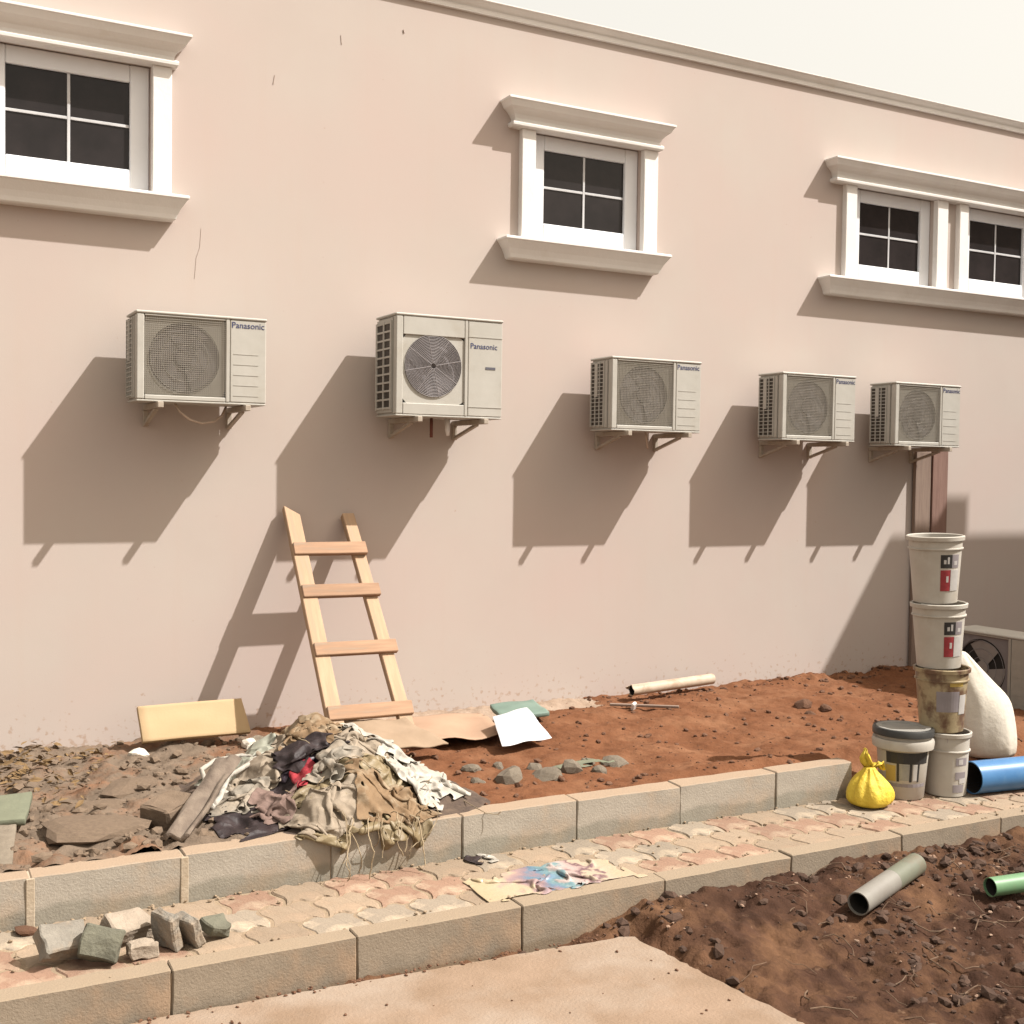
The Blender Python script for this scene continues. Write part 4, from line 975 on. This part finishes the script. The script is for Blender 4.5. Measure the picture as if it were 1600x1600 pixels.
def fabric(name, c1, c2, **k):
    m = mat(name, c1, c2, k.pop('s', 9), k.pop('r', .8), .4, 60, bdist=.006, **k)
    n = m.node_tree; L = n.links.new; tc = n.nodes['Texture Coordinate']; b = n.nodes['Bump']; p = n.nodes['Principled BSDF']
    vo = n.nodes.new('ShaderNodeTexVoronoi'); vo.feature = 'F1'; vo.inputs['Scale'].default_value = 15
    nz = n.nodes.new('ShaderNodeTexNoise'); nz.inputs['Scale'].default_value = 6; mxv = n.nodes.new('ShaderNodeMix'); mxv.data_type = 'VECTOR'; mxv.inputs[0].default_value = .12
    L(tc.outputs['Object'], nz.inputs['Vector']); L(tc.outputs['Object'], mxv.inputs[4]); L(nz.outputs['Color'], mxv.inputs[5]); L(mxv.outputs[1], vo.inputs['Vector'])
    b2 = n.nodes.new('ShaderNodeBump'); b2.inputs['Strength'].default_value = .7; b2.inputs['Distance'].default_value = .03
    L(vo.outputs['Distance'], b2.inputs['Height']); L(b.outputs[0], b2.inputs['Normal']); L(b2.outputs[0], p.inputs['Normal']); return m
MT['f_beige'] = fabric('beige_sacking', (.255, .21, .16), (.18, .14, .10))
MT['f_grey'] = fabric('grey_woven_sack', (.215, .19, .155), (.15, .13, .105), c3=(.265, .22, .17), s3=8)
MT['f_olive'] = fabric('olive_brown_sack', (.20, .155, .088), (.13, .095, .05), r=.5, c3=(.27, .22, .145), s3=6, t3=(.5, .68))
MT['f_brown'] = fabric('brown_jute', (.185, .120, .066), (.120, .074, .038), c3=(.229, .174, .114), s3=12, t3=(.5, .65))
MT['f_white'] = fabric('white_plastic_sack', (.36, .335, .295), (.28, .255, .215), r=.5)
MT['f_pale'] = fabric('pale_green_plastic', (.262, .262, .215), (.220, .220, .173), r=.5)
MT['f_purple'] = fabric('purple_bag', (.040, .028, .040), (.024, .018, .024), r=.4)
MT['f_red'] = fabric('red_rag', (.281, .028, .034), (.203, .017, .026))
MT['f_pink'] = fabric('dusty_pink_cloth', (.172, .117, .098), (.133, .086, .070))
MT['f_dark'] = fabric('dark_tarpaulin', (.028, .018, .018), (.016, .011, .012), r=.6)
SK = 'crumpled sacks of the rubbish heap'
cloth('tarpaulin', 1.62, -2.22, .6, .5, .2, MT['f_dark'], 'dark brown tarpaulin under the left of the rubbish heap', 'tarpaulin', 3, .75, .08)
cloth('sack', 2.05, -1.48, .9, .6, .5, MT['f_brown'], 'brown jute sack bunched at the top of the heap', 'sack', 4, .42, .25, .12)
cloth('plastic_sheet', 1.66, -1.66, .55, .40, .1, MT['f_pale'], 'pale green plastic sheet at the upper left of the heap', 'plastic sheet', 5, .7, .06)
cloth('sack', 2.36, -1.66, .9, .65, -.3, MT['f_grey'], 'grey woven sack spread over the right of the heap', 'sack', 6, .5, .18)
cloth('bag', 1.93, -2.04, .46, .40, .9, MT['f_purple'], 'dark purple bag beside the red rag', 'bag', 8, .45, .18)
cloth('plastic_sheet', 1.78, -1.82, .8, .5, .5, MT['f_beige'], 'pale torn sheet spread over the upper left of the heap', 'plastic sheet', 41, .5, .16)
cloth('sack', 1.52, -2.02, .55, .40, -.4, MT['f_grey'], 'grey sack lying behind the slanting plank', 'sack', 42, .5, .14)
cloth('sack', 2.22, -1.98, .9, .75, .4, MT['f_beige'], 'beige sack crumpled in the middle of the heap', 'sack', 7, .46, .2)
cloth('sack', 1.98, -2.40, 1.0, .80, .05, MT['f_olive'], 'olive brown sack hanging over the upper kerb', 'sack', 9, .52, .16, .1)
cloth('sack', 1.84, -2.47, .62, .36, .02, MT['f_beige'], 'pale folded sack on the front of the heap above the kerb', 'sack', 21, .5, .16, .08)
cloth('sack', 2.14, -2.44, .62, .42, .1, MT['f_brown'], 'brown jute sack lying across the kerb at the heap front', 'sack', 31, .5, .16, .08)
cloth('rag', 1.84, -2.16, .26, .2, .3, MT['f_red'], 'small bright red rag in the heap', 'rag', 10, .4, .12)
cloth('sack', 1.96, -2.20, .5, .36, .7, MT['f_grey'], 'small grey sack crumpled in front of the purple bag', 'sack', 32, .42, .18)
cloth('cloth', 2.40, -2.24, .66, .5, .6, MT['f_white'], 'white cloth draped at the right end of the heap', 'cloth', 11, .5, .14)
cloth('bag', 2.36, -2.0, .34, .26, .1, MT['f_white'], 'small white plastic bag tucked above the draped white cloth', 'bag', 12, .45, .14)
cloth('plastic_bag', 2.36, -1.44, .40, .34, .2, MT['f_white'], 'crumpled white plastic bag at the foot of the ladder', 'bag', 13, .42, .22, .1)
cloth('plastic_bag', 2.60, -1.42, .46, .36, .5, MT['f_pale'], 'pale plastic bag between ladder foot and brown cardboard', 'bag', 14, .42, .2, .1)
cloth('sack', 2.30, -1.72, .5, .36, .2, MT['f_white'], 'whitish sack piece in the top middle of the heap', 'sack', 43, .42, .18)
cloth('sack', 2.02, -1.72, .62, .46, .9, MT['f_brown'], 'frayed brown jute sack on top of the heap', 'sack', 44, .40, .22)
cloth('cloth', 1.90, -1.98, .4, .3, .2, MT['f_dark'], 'dark cloth in the hollow above the red rag', 'cloth', 45, .5, .12)
cloth('cloth', 1.66, -2.24, .40, .30, .8, MT['f_pink'], 'dusty pink cloth on the left front of the heap', 'cloth', 15, .45, .16)
# printed plastic sheet on the pavers
def printed():
    m = mat('printed_plastic_film', (.462, .406, .350), (.420, .350, .294), 9, .35, .3, 40)
    n = m.node_tree; L = n.links.new; p = n.nodes['Principled BSDF']; tc = n.nodes['Texture Coordinate']
    t = n.nodes.new('ShaderNodeTexNoise'); t.inputs['Scale'].default_value = 9; t.inputs['Detail'].default_value = 3; L(tc.outputs['Object'], t.inputs['Vector'])
    sx = n.nodes.new('ShaderNodeSeparateXYZ'); L(tc.outputs['Object'], sx.inputs[0])
    a = n.nodes.new('ShaderNodeMath'); a.operation = 'MULTIPLY_ADD'; a.inputs[1].default_value = .45; L(t.outputs['Fac'], a.inputs[0]); L(sx.outputs[0], a.inputs[2])
    mr = n.nodes.new('ShaderNodeMapRange'); mr.inputs[1].default_value = -.15; mr.inputs[2].default_value = .60; L(a.outputs[0], mr.inputs[0])
    r = n.nodes.new('ShaderNodeValToRGB')
    cs = [(0, (.34, .27, .17)), (.22, (.36, .29, .20)), (.30, (.28, .19, .18)), (.40, (.20, .15, .17)), (.46, (.10, .16, .22)), (.56, (.13, .21, .22)), (.60, (.36, .30, .28)), (.70, (.34, .25, .23)), (.76, (.13, .07, .08)), (.80, (.36, .29, .22)), (1, (.36, .28, .19))]
    while len(r.color_ramp.elements) < len(cs): r.color_ramp.elements.new(.5)
    for e, (pp, c) in zip(r.color_ramp.elements, cs): e.position = pp; e.color = (*c, 1)
    L(mr.outputs[0], r.inputs[0]); L(r.outputs[0], p.inputs['Base Color']); return m
MT['print'] = printed()
cloth('plastic_wrapper', 2.70, -3.03, .95, .42, .02, MT['print'], 'crumpled wrapper with blue and pink print on the pavers', 'wrapper', 16, .72, .08, .04, 80, sp=.014)
cloth('wrapper', 2.56, -2.63, .12, .12, .4, MT['f_white'], 'tiny white wrapper at the foot of the upper kerb', 'wrapper', 17, .5, .12, .05, 60, sp=.009)
cloth('wrapper', 2.515, -2.635, .10, .10, .9, MT['f_dark'], 'tiny black wrapper beside the white one at the kerb foot', 'wrapper', 18, .5, .12, .05, 60, sp=.009)
cloth('rag', 3.62, -1.80, .34, .18, .2, MT['gboard'], 'dull green rag among the grey stones', 'rag', 19, .55, .12)
# strings and frayed strands
MT['string'] = mat('pale_fibre_string', (.312, .247, .163), (.234, .176, .111), 20, .9)
st_ = B()
def strand(p, n, step, seed, drop=.6, r=.0022):
    rnd = random.Random(seed); p = Vector(p); d = Vector((rnd.uniform(-1, 1), -.7, rnd.uniform(-.4, .6))).normalized(); pts = [p.copy()]
    for k in range(n):
        d = (d+Vector((rnd.gauss(0, .45), rnd.gauss(0, .35), rnd.gauss(0, .35)-drop*.35))).normalized(); p = p+d*step
        if p.y > KY-.012 and p.z < KZ+.012: p.y = KY-.012-.004*rnd.random()
        if p.z < PZ+.004: p.z = PZ+.004; d.z = abs(d.z)*.2
        pts.append(p.copy())
    st_.tube(pts, r, 5)
for k in range(14):
    x = 1.80+.50*random.random(); strand((x, -2.55-.05*random.random(), .0+.06*random.random()), random.randint(6, 12), .026, k, drop=1.6, r=random.uniform(.0012, .0035))
for k in range(12):
    x = random.uniform(1.7, 2.6); y = random.uniform(-2.4, -1.5); strand((x, y, float(HF[int((y-HY0)/HS), int((x-HX0)/HS)])+.01), random.randint(5, 9), .02, 100+k, drop=.2)
prop(st_.out('frayed_strings', MT['string']), 'frayed pale strings hanging from the heap over the kerb', 'strings', kind='stuff')
# bent white plastic frame at the left of the heap
q = B(); pts = [(1.50, -1.95, .03), (1.44, -1.78, .05), (1.46, -1.60, .07), (1.55, -1.52, .09), (1.68, -1.56, .11), (1.72, -1.68, .12), (1.64, -1.80, .12), (1.52, -1.90, .10), (1.42, -2.12, .06), (1.36, -2.20, .04)]
q.tube(pts, .013, 7); prop(q.out('bent_tube', MT['f_white'], smooth=True), 'bent white plastic tube loop at the left of the heap', 'tube')
